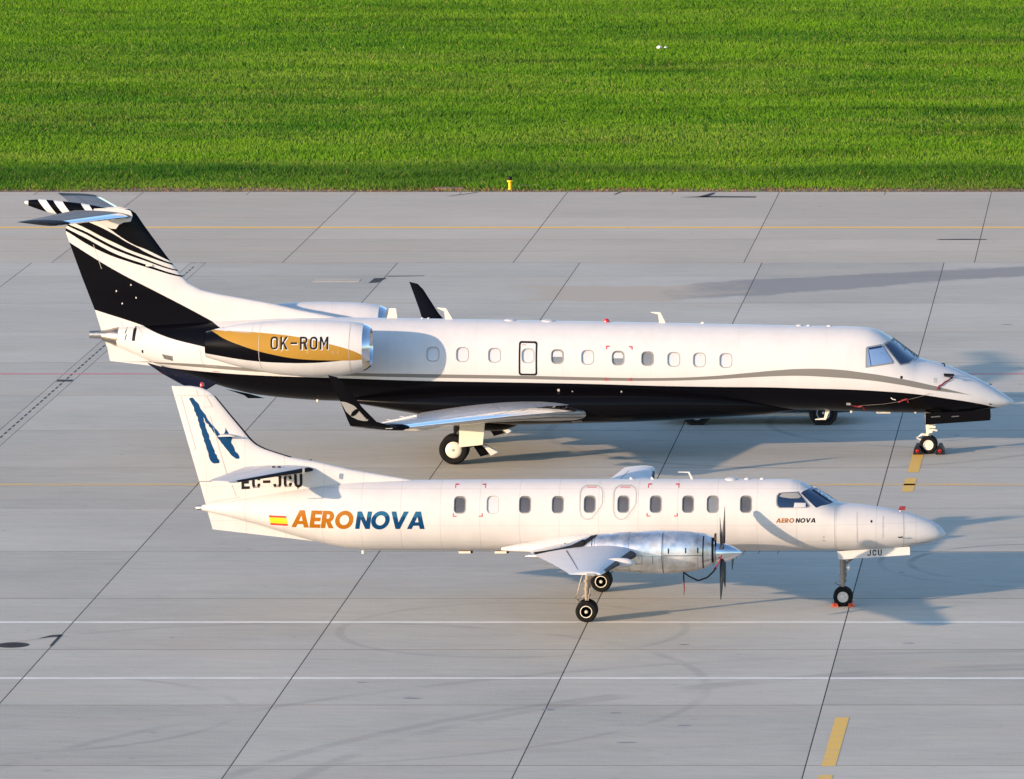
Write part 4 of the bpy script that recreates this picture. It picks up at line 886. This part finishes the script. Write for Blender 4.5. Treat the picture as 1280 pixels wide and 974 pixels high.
# ---- TURBOPROP ----
# ------------------------------------------------------------------ turboprop airliner
P = thing('turboprop_airliner', (0, 0.02, 0), 'white propeller airliner with bare metal engine nacelle and blue N on its fin', 'airplane')
PH = Hull(top=[(2.43, 1.705), (2.41, 1.75), (2.36, 1.82), (2.29, 1.90), (2.06, 2.04), (1.65, 2.19), (1.30, 2.28), (.87, 2.36), (.43, 2.42), (-.02, 2.455), (-.14, 2.50), (-.43, 2.68), (-.72, 2.84), (-.91, 2.94), (-1.12, 3.0), (-1.35, 3.02), (-2.13, 3.02), (-10.1, 3.0), (-11.57, 2.96), (-12.0, 2.91), (-13.0, 2.77), (-14.3, 2.54), (-15.0, 2.43), (-15.12, 2.40)],
          bot=[(2.43, 1.69), (2.40, 1.66), (2.35, 1.63), (2.11, 1.53), (1.59, 1.43), (1.01, 1.37), (-.16, 1.335), (-4.8, 1.325), (-11.0, 1.335), (-11.6, 1.375), (-12.42, 1.54), (-13.0, 1.70), (-13.88, 1.96), (-14.47, 2.12), (-15.0, 2.25), (-15.12, 2.28)],
          wid=[(2.43, .006), (2.41, .06), (2.36, .12), (2.29, .19), (2.06, .31), (1.65, .45), (1.0, .60), (.4, .70), (-.2, .765), (-1.0, .82), (-2, .845), (-11, .845), (-12.4, .67), (-13.9, .34), (-15.0, .10), (-15.12, .065)],
          mid=[(2.43, 1.70), (2.0, 1.75), (1.3, 1.82), (.4, 1.92), (-.5, 2.08), (-1.4, 2.17), (-11, 2.17), (-13, 2.24), (-15.12, 2.34)])
xs = xs_range(-15.12, 2.0, 76, [2.43, 2.42, 2.40, 2.37, 2.33, 2.27, 2.18, 2.1, .0, -.08, -.14, -.2, -.3, -.4, -.55, -.65, -.8, -1.0, -1.2])
pf = PH.mesh(xs).build('fuselage', 'turboprop_skin', P, sharp=60)
PW = [(-8.96, 2.515), (-8.19, 2.52), (-7.43, 2.52), (-6.66, 2.52), (-5.91, 2.53), (-5.12, 2.53), (-4.36, 2.53), (-3.60, 2.53), (-3.02, 2.53), (-2.24, 2.53)]
cg = G()
for x, z in PW: cg.prism(rrect(x, z, .265, .37, .085), -1.2, -.60)
cut(pf, cg)
for i, (x, z) in enumerate(PW):
    for side in (-1, 1):
        off = -.025 if side < 0 else .004
        fn = lambda a, c, o_=0.: PH.surf(a, c, off + o_, side)
        g = G(); decal(g, [rrect(x, z, .29, .395, .10), rrect(x, z, .235, .34, .085)], lambda a, c: fn(a, c, .006), .06); wf = g.build('window', 'stripe_silver' if i == 1 else 'gasket', P)
        g = G(); decal(g, [rrect(x, z, .285, .39, .10)], fn, .06); g.build('pane', 'shade_white' if i == 1 else 'window_grey' if i == 8 else 'window_dark', wf)
        if side < 0:
            g = G(); decal(g, [rrect(x, z, .285, .39, .10), rrect(x, z, .262, .367, .086)], lambda a, c: PH.surf(a, c, .003), .06); g.build('rim', 'gasket' if i != 1 else 'grey_paint', wf)
ps = lambda a, c: PH.surf(a, c, .004)
# overwing exits: bevelled outline round two windows
for x in (-5.91, -5.12):
    def ex(k): return [(x - .215 - k, 2.40), (x - .215 - k, 2.78), (x - .18 - k * .8, 2.87 + k * .5), (x - .09, 2.915 + k), (x + .16, 2.915 + k), (x + .25 + k * .6, 2.87 + k * .5), (x + .285 + k, 2.79), (x + .285 + k, 2.56), (x + .25 + k, 2.48 - k * .3), (x + .06 + k * .4, 2.235 - k * .8), (x - .02, 2.20 - k), (x - .10, 2.205 - k), (x - .18 - k * .6, 2.27 - k * .6)]
    g = G(); decal(g, [ex(.022), ex(0.)], ps, .05, 0); decal(g, [ex(.055), ex(.04)], ps, .05, 1)
    decal(g, [[(x - .09, 2.885), (x + .15, 2.885), (x + .15, 2.90), (x - .09, 2.90)]], ps, .05, 2)
    g.build('emergency_exit', ['seam_grey', 'stripe_silver', 'red_mark'], P)
g = G()
for x, z, sx, sz in ((-9.10, 2.955, 1, -1), (-8.37, 2.955, -1, -1), (-9.12, 2.25, 1, 1), (-8.42, 2.25, -1, 1), (-4.56, 2.96, 1, -1), (-3.82, 2.96, -1, -1), (-4.57, 2.255, 1, 1), (-3.84, 2.255, -1, 1)):
    g = G(); decal(g, [[(x, z), (x + sx * .09, z), (x + sx * .09, z + sz * .022), (x + sx * .022, z + sz * .022), (x + sx * .022, z + sz * .08), (x, z + sz * .08)]], ps, .05); g.build('rescue_marking', 'red_mark', P)
# titles
bold = lambda ch: BOLD[ch]
g = G(); lettering(g, 'AERO', -12.955, 1.955, .415, lambda a, c: PH.surf(a, c, .004), bold, gap=.035, shear=.16, sx=.985, d=.06); g.build('title_lettering', 'gold_letter', P)
g = G(); lettering(g, 'NOVA', -11.425, 1.955, .415, lambda a, c: PH.surf(a, c, .004), bold, gap=.035, shear=.16, sx=.985, d=.06)
for i, f in enumerate(g.f): g.m[i] = 1 if sum(g.v[k][2] for k in f) / len(f) > 2.25 else 0
g.build('title_lettering', ['logo_blue', 'logo_blue_light'], P)
g = G(); lettering(g, 'AERO', -1.535, 2.105, .105, ps, bold, gap=.10, shear=.18, d=.03, sx=1.06); g.build('small_title', 'gold_letter', P)
g = G(); lettering(g, 'NOVA', -1.075, 2.105, .105, ps, bold, gap=.10, shear=.18, d=.03, sx=1.06); g.build('small_title', 'letter_black', P)
g = G()
for a, c, mi in ((0, .2, 0), (.2, .8, 1), (.8, 1, 0)):
    q = lambda u, v: (-13.46 + u * .42 - v * .03, 1.985 + v * .24 - u * .004); decal(g, [[q(0, a), q(1, a), q(1, c), q(0, c)]], ps, .06, mi)
g.build('flag', ['flag_red', 'flag_yellow'], P)
# cockpit glass
for side in (-1, 1):
    fw = lambda a, c, o_=.004: PH.surf(a, c, o_, side)
    P1 = [(-1.52, 2.50), (-1.535, 2.60), (-1.525, 2.72), (-1.48, 2.775), (-1.38, 2.79), (-1.01, 2.80), (-.97, 2.775), (-.73, 2.475), (-.78, 2.445), (-1.46, 2.445)]
    P2 = [(-1.0, 2.775), (-.94, 2.815), (-.77, 2.865), (-.66, 2.85), (-.16, 2.52), (-.12, 2.495), (-.30, 2.475), (-.48, 2.455), (-.60, 2.415)]
    for nm, PP, mt in (('cockpit_window', P1, 'window_dark'), ('windshield', P2, 'glass_navy')):
        g = G(); decal(g, [PP], lambda a, c: fw(a, c, .004), .05); wf = g.build(nm, 'stripe_silver' if nm == 'windshield' else 'gasket', P)
        g = G(); decal(g, [shrink(PP, .91)], lambda a, c: fw(a, c, .008), .05); g.build('pane', 'glass_navy', wf)
        if nm == 'cockpit_window':
            g = G(); decal(g, [[(-1.46, 2.70), (-1.40, 2.765), (-1.04, 2.775), (-.95, 2.69), (-1.0, 2.655), (-1.2, 2.655), (-1.38, 2.68)]], lambda a, c: fw(a, c, .011), .05); g.build('sky_panel', 'grey_paint', wf)
            g = G(); decal(g, [[(-1.12, 2.45), (-.84, 2.455), (-.84, 2.55), (-1.10, 2.56)]], lambda a, c: fw(a, c, .012), .05); g.build('sun_visor', 'shade_white', wf)
        else:
            g = G(); decal(g, [ribbon([(-.70, 2.80), (-.25, 2.515)], .022)], lambda a, c: fw(a, c, .014), .05); g.build('wiper', 'letter_black', wf)
# nose details
g = G(); decal(g, [ell(.70, 2.10, .025, .03, 10)], ps, .05, 0); decal(g, [ell(-.42, 1.75, .02, .02, 8)], ps, .05, 1); decal(g, [ell(-.42, 1.66, .02, .02, 8)], ps, .05, 1)
for pth in ([(1.44, 2.22), (1.46, 1.9), (1.44, 1.45)], [(1.44, 1.52), (1.8, 1.54), (2.08, 1.57)], [(-.16, 2.42), (-.16, 1.9), (-.16, 1.36)], [(.36, 2.3), (.37, 1.6)], [(.97, 2.2), (.97, 1.7)]): decal(g, [ribbon(pth, .010)], ps, .06, 1)
decal(g, [[(.93, 1.98), (1.02, 1.98), (1.02, 1.99), (.93, 1.99)]], ps, .05, 1)
g.build('nose_panel', ['letter_black', 'seam_grey'], P)['kind'] = 'stuff'
p = PH.surf(1.33, 1.72, .01); G().tube([p, p + Vector((.03, -.06, 0)), p + Vector((.10, -.06, .02))], .014, 6).build('probe', 'letter_black', P)
# fin with long dorsal fillet
PF = Fin(le=[(2.1, -9.0), (2.85, -9.75), (3.0, -10.09), (3.12, -10.8), (3.25, -11.56), (3.44, -12.39), (3.54, -12.94), (3.66, -13.33), (3.77, -13.65), (3.87, -13.82), (4.0, -13.95), (4.19, -14.10), (4.60, -14.44), (5.0, -14.76), (5.11, -14.89), (5.20, -15.08), (5.235, -15.3)],
         te=[(2.1, -14.94), (2.45, -15.03), (5.235, -15.79)], th=[(2.1, .30), (2.9, .26), (3.5, .25), (4.2, .20), (5.235, .12)])
fo = PF.mesh(xs_range(2.1, 5.235, 26, [2.85, 3.0, 3.12, 3.25, 3.44, 3.54, 3.66, 3.77, 3.87, 5.11, 5.2])).build('fin', 'turboprop_skin', P)
pfn = lambda a, c: PF.surf(a, c, .005)
NL = [(-15.37, 4.94), (-15.34, 4.97), (-15.29, 4.97), (-15.18, 4.86), (-15.09, 4.70), (-14.90, 4.41), (-14.64, 4.10), (-14.55, 4.06), (-14.52, 4.28), (-14.43, 4.07), (-14.36, 4.02), (-14.40, 3.93), (-14.33, 3.79), (-14.29, 3.70), (-14.21, 3.59), (-14.21, 3.53), (-14.27, 3.51), (-14.33, 3.55), (-14.39, 3.59), (-14.61, 3.90), (-14.76, 4.10), (-14.90, 4.28), (-15.05, 4.51), (-14.98, 4.26), (-14.90, 4.0), (-14.82, 3.77), (-14.75, 3.60), (-14.68, 3.47), (-14.68, 3.41), (-14.80, 3.39), (-14.90, 3.47), (-14.91, 3.53), (-14.94, 3.63), (-14.98, 3.77), (-15.05, 4.0), (-15.10, 4.20), (-15.15, 4.36), (-15.18, 4.50), (-15.25, 4.66), (-15.28, 4.79)]
NLr = []
for i, q in enumerate(NL):
    a, c = Vector(q), Vector(NL[(i + 1) % len(NL)]); k = max(1, int((c - a).length / .05))
    for t in range(k): p_ = a.lerp(c, t / k); NLr.append((p_.x + random.uniform(-.012, .012), p_.y + random.uniform(-.01, .01)))
g = G(); decal(g, [NLr], pfn, .06); g.build('tail_emblem', 'logo_blue', fo)
g = G()
for pth in ([(-15.68, 5.02), (-15.0, 5.01), (-14.82, 5.02)], [(-15.22, 5.215), (-15.15, 5.02)], [(-14.96, 5.0), (-14.82, 4.76), (-15.04, 4.745)], [(-15.56, 4.99), (-15.24, 3.74), (-15.32, 3.73)], [(-14.98, 2.47), (-14.2, 2.60)], [(-14.3, 2.62), (-14.40, 2.9)], [(-14.88, 4.55), (-14.5, 3.1)]): decal(g, [ribbon(pth, .012)], pfn, .08)
g.build('rudder_seam', 'seam_grey', fo)['kind'] = 'stuff'
g = foil_strip([((PF.at(z)[0], 0, z), (PF.at(z)[1], 0, z), PF.at(z)[2], Vector((0, 1, 0))) for z in xs_range(3.55, 5.0, 16)], 0, .022, .006, 0); g.build('deicing_boot', 'black_rubber', fo)
G().prism([(-14.68, 4.075), (-14.28, 4.085), (-14.40, 4.115), (-14.62, 4.12)], -.34, -.05).build('fin_antenna', 'white_paint', fo)
g = G(); lettering(g, 'EC-JCU', -14.17, 2.79, .325, pfn, lambda ch: (din(ch, .20, .60), .60), adv=.60, gap=.17, slope=.035, d=.06); g.build('registration_lettering', 'letter_black', P)
G().lathe([(0, .05), (.05, .05), (.09, .03), (.1, .005)], (-15.07, 0, 5.225), 'z', 12).build('beacon', 'beacon_red', P)
G().prism([(-14.98, 2.24), (-14.87, 1.83), (-12.45, 1.545), (-12.3, 1.6), (-13, 1.9)], -.025, .025).build('ventral_fin', 'turboprop_skin', P)
G().tube([(-15.10, 0, 2.34), (-15.22, 0, 2.34), (-15.27, 0, 2.34)], [.06, .05, .015], 12).build('tail_light', 'dull_metal', P)
# tailplane, wings, engines
def prop(parent, c, s):
    h = G().lathe([(-.20, .20), (-.14, .235), (.0, .23), (.14, .19), (.30, .115), (.40, .05), (.44, .01)], c, 'x', 28); sp_ = h.build('propeller_spinner', 'polished_metal', parent)
    for k in range(4):
        a = R(45 + 90 * k); d = Vector((0, math.cos(a), math.sin(a))); e = Vector((0, -math.sin(a), math.cos(a))); rings = []
        for r_, ch, th, tw in ((.16, .10, .10, 40), (.30, .16, .06, 34), (.55, .23, .036, 24), (.85, .235, .026, 16), (1.12, .20, .018, 11), (1.28, .15, .012, 8), (1.345, .06, .008, 7)):
            ax = Vector((math.sin(R(tw)), 0, 0)) * 1 + e * math.cos(R(tw)); tn = ax.cross(d).normalized(); ring = []
            for q in range(10):
                t = 2 * math.pi * q / 10; ring.append(Vector(c) + d * r_ + ax * (ch * .5 * math.cos(t)) + tn * (th * .5 * math.sin(t)))
            rings.append(ring)
        G().loft(rings).build('blade', 'blade_black', sp_)
    G().lathe([(-.27, .27), (-.20, .27)], c, 'x', 28).build('backplate', 'black_rubber', sp_)
for s in (-1, 1):
    hs = [((-12.40, s * .04, 3.28), (-14.02, s * .04, 3.34), .15, None), ((-12.46, s * .2, 3.275), (-14.06, s * .2, 3.34), .15, None), ((-13.98, s * 2.30, 3.285), (-14.62, s * 2.30, 3.325), .07, None), ((-14.15, s * 2.42, 3.29), (-14.66, s * 2.42, 3.325), .03, None)]
    st = wing_mesh(hs, 0).build('stabiliser', 'white_paint', P)
    foil_strip(hs[1:3], 0, .07, .004, 0).build('deicing_boot', 'black_rubber', st)
    foil_strip(hs[1:3], .62, .63, .003, 0, both=False).build('elevator_seam', 'seam_grey', st)
    G().box((-14.78, s * 2.36, 3.30), (.42, .02, .015)).build('static_wick', 'gear_metal', st)
    for x in (-13.35, -13.22): G().box((x, s * .5, 3.385), (.07, .05, .03)).build('stabiliser_hinge', 'letter_black', st)
    G().box((-12.62, s * .75, 3.33), (.05, .04, .13)).build('trim_fitting', 'dull_metal', st)
    # wing
    ws = [((-4.35, s * .4, 1.50), (-7.42, s * .4, 1.42), .44, None), ((-4.42, s * .84, 1.52), (-7.35, s * .84, 1.44), .42, None), ((-4.60, s * 2.3, 1.62), (-7.12, s * 2.3, 1.57), .36, None), ((-4.66, s * 3.1, 1.68), (-6.95, s * 3.1, 1.64), .31, None), ((-4.84, s * 5.6, 1.87), (-6.40, s * 5.6, 1.85), .20, None), ((-4.99, s * 8.1, 2.05), (-5.88, s * 8.1, 2.05), .11, None), ((-5.03, s * 8.6, 2.08), (-5.79, s * 8.6, 2.085), .09, None)]
    wo_ = wing_mesh(ws, .02).build('wing', 'white_paint', P)
    foil_strip(ws[3:6], 0, .055, .006, .02).build('deicing_boot', 'black_rubber', wo_)
    for a, c_ in ((3, 6), (1, 3)): foil_strip(ws[a:c_ + (0 if a == 3 else 0)], .70, .712, .004, .02, both=False).build('flap_seam', 'letter_black', wo_)
    g = wing_mesh([((-5.03, s * 8.6, 2.085), (-5.79, s * 8.6, 2.085), .095, None), ((-5.06, s * 8.69, 2.085), (-5.77, s * 8.69, 2.085), .075, None), ((-5.2, s * 8.72, 2.085), (-5.74, s * 8.72, 2.085), .03, None)], .02); g.build('wing_tip', 'stripe_silver', wo_)
    G().box((-5.28, s * 8.735, 2.09), (.18, .02, .05)).build('tip_light', 'dull_metal', wo_)
    LH = Hull(top=[(-5.6, 1.86), (-4.9, 2.01), (-4.65, 1.99), (-4.5, 1.91)], bot=[(-5.6, 1.82), (-4.9, 1.78), (-4.65, 1.80), (-4.5, 1.87)], wid=[(-5.6, .02), (-4.9, .12), (-4.65, .12), (-4.5, .02)], mid=[(-5.6, 1.84), (-4.5, 1.89)], y0=s * 5.7)
    LH.mesh(xs_range(-5.6, -4.5, 14), 24).build('wing_light_pod', 'white_paint', wo_, sharp=60)
    for k in range(5): G().box((-6.95 + k * .24, s * (3.4 + k * 1.1), 1.66 + k * .087), (.22, .02, .012)).build('static_wick', 'gear_metal', wo_)
    # wing root fillet
    RH = Hull(top=[(-8.0, 1.50), (-7.2, 1.66), (-6, 1.84), (-4.5, 1.80), (-3.9, 1.6)], bot=[(-8.0, 1.42), (-7.0, 1.36), (-5, 1.28), (-3.9, 1.40)], wid=[(-8.0, .08), (-7.2, .30), (-5.5, .42), (-4.3, .34), (-3.9, .1)], mid=[(-8.0, 1.46), (-6, 1.5), (-3.9, 1.5)], y0=s * .70)
    RH.mesh(xs_range(-8, -3.9, 20), 36).build('wing_root_fillet', 'turboprop_skin', P, sharp=60)
    # nacelle
    NH2 = Hull(top=[(-2.88, 1.95), (-2.95, 2.0), (-3.12, 2.06), (-3.5, 2.11), (-4.06, 2.13), (-5.0, 2.09), (-5.7, 2.03), (-6.4, 1.80), (-7.3, 1.55)], bot=[(-2.88, 1.38), (-2.95, 1.34), (-3.14, 1.25), (-3.6, 1.16), (-4.07, 1.13), (-5.1, 1.18), (-5.9, 1.32), (-6.6, 1.45), (-7.3, 1.50)], wid=[(-2.88, .30), (-3.1, .40), (-3.6, .47), (-4.5, .50), (-5.6, .46), (-6.5, .28), (-7.3, .05)], mid=[(-2.88, 1.64), (-4.5, 1.62), (-6, 1.62), (-7.3, 1.53)], y0=s * 2.285, e=2.3)
    ng = NH2.mesh(xs_range(-7.3, -2.88, 40), 64).build('engine_nacelle', ['bare_aluminium'], P, sharp=60)
    nf = lambda a, c: NH2.surf(a, c, .005, s)
    g = G()
    for x, z in ((-3.95, 1.66), (-3.55, 1.67), (-3.27, 1.67)): decal(g, [[(x, z), (x + .03, z), (x + .03, z + .12), (x, z + .12)]], nf, .05)
    for pth, w_ in (([(-3.13, 2.03), (-3.14, 1.6), (-3.14, 1.28)], .03), ([(-4.08, 2.1), (-4.09, 1.6), (-4.07, 1.16)], .012), ([(-4.06, 1.62), (-3.14, 1.61)], .010), ([(-5.72, 1.99), (-5.73, 1.75)], .016), ([(-2.92, 1.97), (-2.92, 1.42)], .05), ([(-4.30, 1.60), (-4.30, 1.42)], .01), ([(-4.8, 1.62), (-4.55, 1.62), (-4.55, 1.42), (-4.9, 1.42)], .008)): decal(g, [ribbon(pth, w_)], nf, .06)
    g.build('cowl_seams', 'letter_black', ng)['kind'] = 'stuff'
    g = G(); decal(g, [ell(-4.62, 1.56, .03, .03, 10)], nf, .05); g.build('filler_cap', 'stripe_silver', ng)
    g = G(); decal(g, [[(-5.60, 2.042), (-5.75, 2.02), (-5.98, 1.90), (-6.2, 1.80), (-6.5, 1.715), (-6.9, 1.635), (-7.1, 1.595), (-7.05, 1.575), (-6.5, 1.665), (-6.1, 1.735), (-5.90, 1.84)]], lambda a, c: NH2.surf(a, c, .008 if a > -5.9 else .045, s), .05); g.build('exhaust_shroud', 'black_rubber', ng)
    g = G(); g.lathe([(0, .01), (.01, .13), (.05, .15)], (-2.90, s * 2.285, 1.93), 'x', 16); g.build('air_intake', 'intake_dark', ng)
    prop(P, (-2.70, s * 2.285, 1.615), s)
    # main gear: long leg, twin wheels
    cx, cy = -5.88, s * 2.30
    g = G(); g.tube([(-5.82, cy, 1.45), (-5.86, cy, .95), (-5.88, cy, .62)], [.075, .07, .06], 12); g.tube([(-5.88, cy, .66), (cx, cy, .25)], .045, 10); g.tube([(cx, cy - .24, .255), (cx, cy + .24, .255)], .045, 10)
    g.tube([(-5.86, cy, .98), (-5.5, cy, 1.25), (-5.35, cy, 1.40)], .04, 8); g.tube([(-5.92, cy, .62), (-6.10, cy, .50), (-5.92, cy, .36)], .022, 8)
    g.tube([(-5.93, cy - .05, 1.2), (-6.02, cy - .07, .95), (-6.08, cy - .08, .70), (-6.14, cy - .06, .55), (-6.05, cy - .06, .46), (-5.92, cy - .05, .44)], .012, 6); g.tube([(-5.80, cy - .06, 1.2), (-5.79, cy - .07, .8), (-5.84, cy - .07, .5)], .012, 6)
    for z in (.62, .78, .96): g.lathe([(-.03, .085), (.03, .085)], (-5.875, cy, z), 'z', 12)
    mo = g.build('main_landing_gear', 'gear_metal', P)
    for dy in (-.155, .155): wheel(mo, 'wheel', (cx, cy + dy, .255), .255, .19, rim='rim_dark', ringmat='cream_paint', bolts=False)
# nose gear
g = G(); g.tube([(-.02, 0, 1.36), (.0, 0, .92), (.0, 0, .60)], [.075, .07, .055], 12); g.tube([(.0, 0, .66), (.0, 0, .24)], .04, 10); g.tube([(.0, -.14, .235), (.0, .14, .235)], .035, 10); g.tube([(-.03, 0, .62), (-.20, 0, .55), (-.03, 0, .46)], .02, 8)
g.tube([(.05, 0, 1.0), (.5, 0, 1.34)], .03, 8)
for z in (.60, .72, .95): g.lathe([(-.025, .085), (.025, .085)], (0, 0, z), 'z', 12)
g.tube([(.06, -.06, 1.05), (.08, -.07, .8), (.05, -.07, .55)], .010, 6)
no = g.build('nose_landing_gear', 'gear_metal', P)
G().lathe([(-.05, .02), (-.02, .06), (.03, .075), (.035, .01)], (.13, -.05, .92), 'x', 12).build('taxi_light', 'lamp_glass', no)
for dy in (-.09, .09): wheel(no, 'wheel', (.0, dy, .232), .232, .15, rim='alloy', ringmat='alloy')
for s in (-1, 1): 
    gd = G().prism([(-.13, 1.335), (1.57, 1.445), (1.59, 1.42), (1.59, 1.25), (-.03, 1.14), (-.10, 1.16)], s * .22 - .012, s * .22 + .012).build('nose_gear_door', 'white_paint', P)
g = G(); lettering(g, 'JCU', .58, 1.225, .145, lambda a, c: Vector((a, -.236, c)), lambda ch: (din(ch, .17, .62), .62), adv=.62, gap=.26, slope=.035, d=.05); g.build('door_lettering', 'letter_black', P)
# antennas, belly fittings
blade([(-3.50, 2.98), (-3.56, 2.98), (-3.64, 3.17), (-3.88, 3.185), (-3.88, 3.20), (-3.61, 3.20)], 0, .025, 'whip_antenna', 'white_paint', P)
for x in (-4.96, -4.46): blade([(x + .05, 2.99), (x - .07, 2.99), (x - .06, 3.06), (x - .04, 3.08)], 0, .03, 'blade_antenna', 'white_paint', P)
G().lathe([(-.02, .15), (.015, .15), (.035, .09), (.04, .01)], (-2.62, 0, 3.02), 'z', 18).build('antenna_puck', 'white_paint', P)
for x, r in ((-2.25, .07), (-1.89, .06)): G().lathe([(-.02, r), (.02, r * .9), (.045, .01)], (x, 0, 3.02), 'z', 12).build('antenna_puck', 'white_paint', P)
for x in (-8.92, -8.07): 
    G().box((x, -.1, 1.30), (.28, .12, .05)).build('belly_fitting', 'cream_paint', P); G().box((x + .16, -.1, 1.30), (.06, .10, .045)).build('belly_fitting', 'letter_black', P)
G().box((-11.33, -.1, 1.30), (.05, .04, .08)).build('drain_mast', 'cream_paint', P)
for x in (-1.95, -2.3, -1.5): G().tube([(x, -.1, 1.34), (x - .05, -.1, 1.25)], .01, 6).build('drain_mast', 'gear_metal', P)
# tie-down straps and covers
t = thing('pitot_cover', (1.36, -.05, 2.26), 'small red cover on top of the turboprop nose', 'cover')
G().box((.04, 0, .06), (.15, .04, .05)).build('sleeve', 'red_tag', t); G().box((.05, .22, .07), (.14, .04, .045)).build('sleeve', 'red_tag', t); G().tube([(0, 0, -.06), (0, 0, .03)], .02, 8).build('stem', 'stripe_silver', t)
t = thing('propeller_strap', (-3.61, -2.33, 1.14), 'dark strap slung under the metal nacelle with a red streamer hanging down', 'strap')
G().tube([(0, 0, .02), (.12, 0, -.07), (.32, 0, -.17), (.36, 0, -.17), (.55, 0, -.10), (.68, 0, .02), (.76, 0, .13)], .018, 8).build('cord', 'black_rubber', t)
G().tube([(.72, -.10, .12), (.80, -.18, .22), (.86, -.22, .34), (.90, -.15, .45)], .016, 8).build('cord', 'red_tag', t)
G().box((0, 0, -.10), (.03, .03, .24)).build('ribbon', 'black_rubber', t); g = G(); g.tube([(0, 0, -.20), (.01, 0, -.38), (0, 0, -.52)], [.022, .016, .008], 6); g.build('ribbon', 'red_tag', t)
for x in (-.19, .20):
    ck = thing('wheel_chock', (x, .02, 0), 'small orange chock behind the turboprop nose wheel' if x < 0 else 'small orange chock in front of the turboprop nose wheel', 'wheel chock', 'chocks at the turboprop nose wheel')
    G().prism([(-.09, .004), (.09, .004), (.03 if x > 0 else .06, .09), (-.06 if x > 0 else -.03, .09)], -.22, .22).build('wedge', 'orange_rubber', ck); G().tube([(0, -.24, .05), (0, .24, .05)], .012, 6).build('rope', 'black_rubber', ck)

# ------------------------------------------------------------------ van parked behind the jet
VN = thing('parked_van', (-3.7, 33.1, 0), 'dark van parked behind the jet, only its wheels and sill showing under the belly', 'van')
prof = [(-2.75, .45, .9), (-2.70, .36, 1.75), (-2.5, .34, 1.95), (-1.0, .34, 2.0), (.3, .34, 1.98), (.7, .34, 1.85), (1.35, .34, 1.32), (2.1, .34, 1.12), (2.45, .36, 1.0), (2.6, .42, .72)]
def vring(x, z0, z1):
    hw = .93; ring = []
    for y, z in ((-.86, z0), (-.93, z0 + .12), (-.94, (z0 + min(z1, 1.1)) / 2), (-.92, min(z1 - .06, 1.1)), (-.78, z1 - .04), (-.66, z1), (.66, z1), (.78, z1 - .04), (.92, min(z1 - .06, 1.1)), (.94, (z0 + min(z1, 1.1)) / 2), (.93, z0 + .12), (.86, z0)): ring.append((x, y, z))
    return ring
vb = G().loft([vring(*q) for q in prof]).build('body', 'van_paint', VN, sharp=40)
g = G()
for s in (-1, 1):
    for x0, x1 in ((-2.35, -1.2), (-1.1, -.1), (0.0, .75)): g.add([(x0, s * .922, 1.2), (x1 + (.25 if x1 > .5 else 0), s * .922, 1.2), (x1, s * .80, 1.80 if x1 < .5 else 1.70), (x0, s * .80, 1.85)], [(0, 1, 2, 3)])
g.build('side_window', 'glass_navy', VN, smooth=False)
g = G(); g.add([(.72, -.68, 1.86), (.72, .68, 1.86), (1.36, .80, 1.35), (1.36, -.80, 1.35)], [(0, 1, 2, 3)]); g.build('windscreen', 'glass_navy', VN, smooth=False)
for x in (-1.77, 1.74):
    for s in (-1, 1):
        wm = thing('wheel', (0, 0, 0), None, None); wm.parent = VN
        wheel(wm, 'wheel', (x, s * .84, .34), .34, .22, rim='rim_dark', ringmat='shade_white', bolts=False)
        G().lathe([(-.02, .40), (.02, .40)], (x, s * .925, .36), 'y', 24).build('wheel_arch', 'van_trim', VN)
G().box((2.62, 0, .52), (.12, 1.7, .22)).build('bumper', 'van_trim', VN); G().box((-2.78, 0, .52), (.1, 1.7, .2)).build('bumper', 'van_trim', VN)
for s in (-1, 1):
    G().box((2.50, s * .68, .82), (.12, .34, .16)).build('headlight', 'lamp_glass', VN); G().box((-2.75, s * .8, 1.1), (.06, .14, .4)).build('tail_light', 'beacon_red', VN)
    G().box((0, s * .91, .30), (2.7, .05, .06)).build('sill', 'dull_metal', VN)
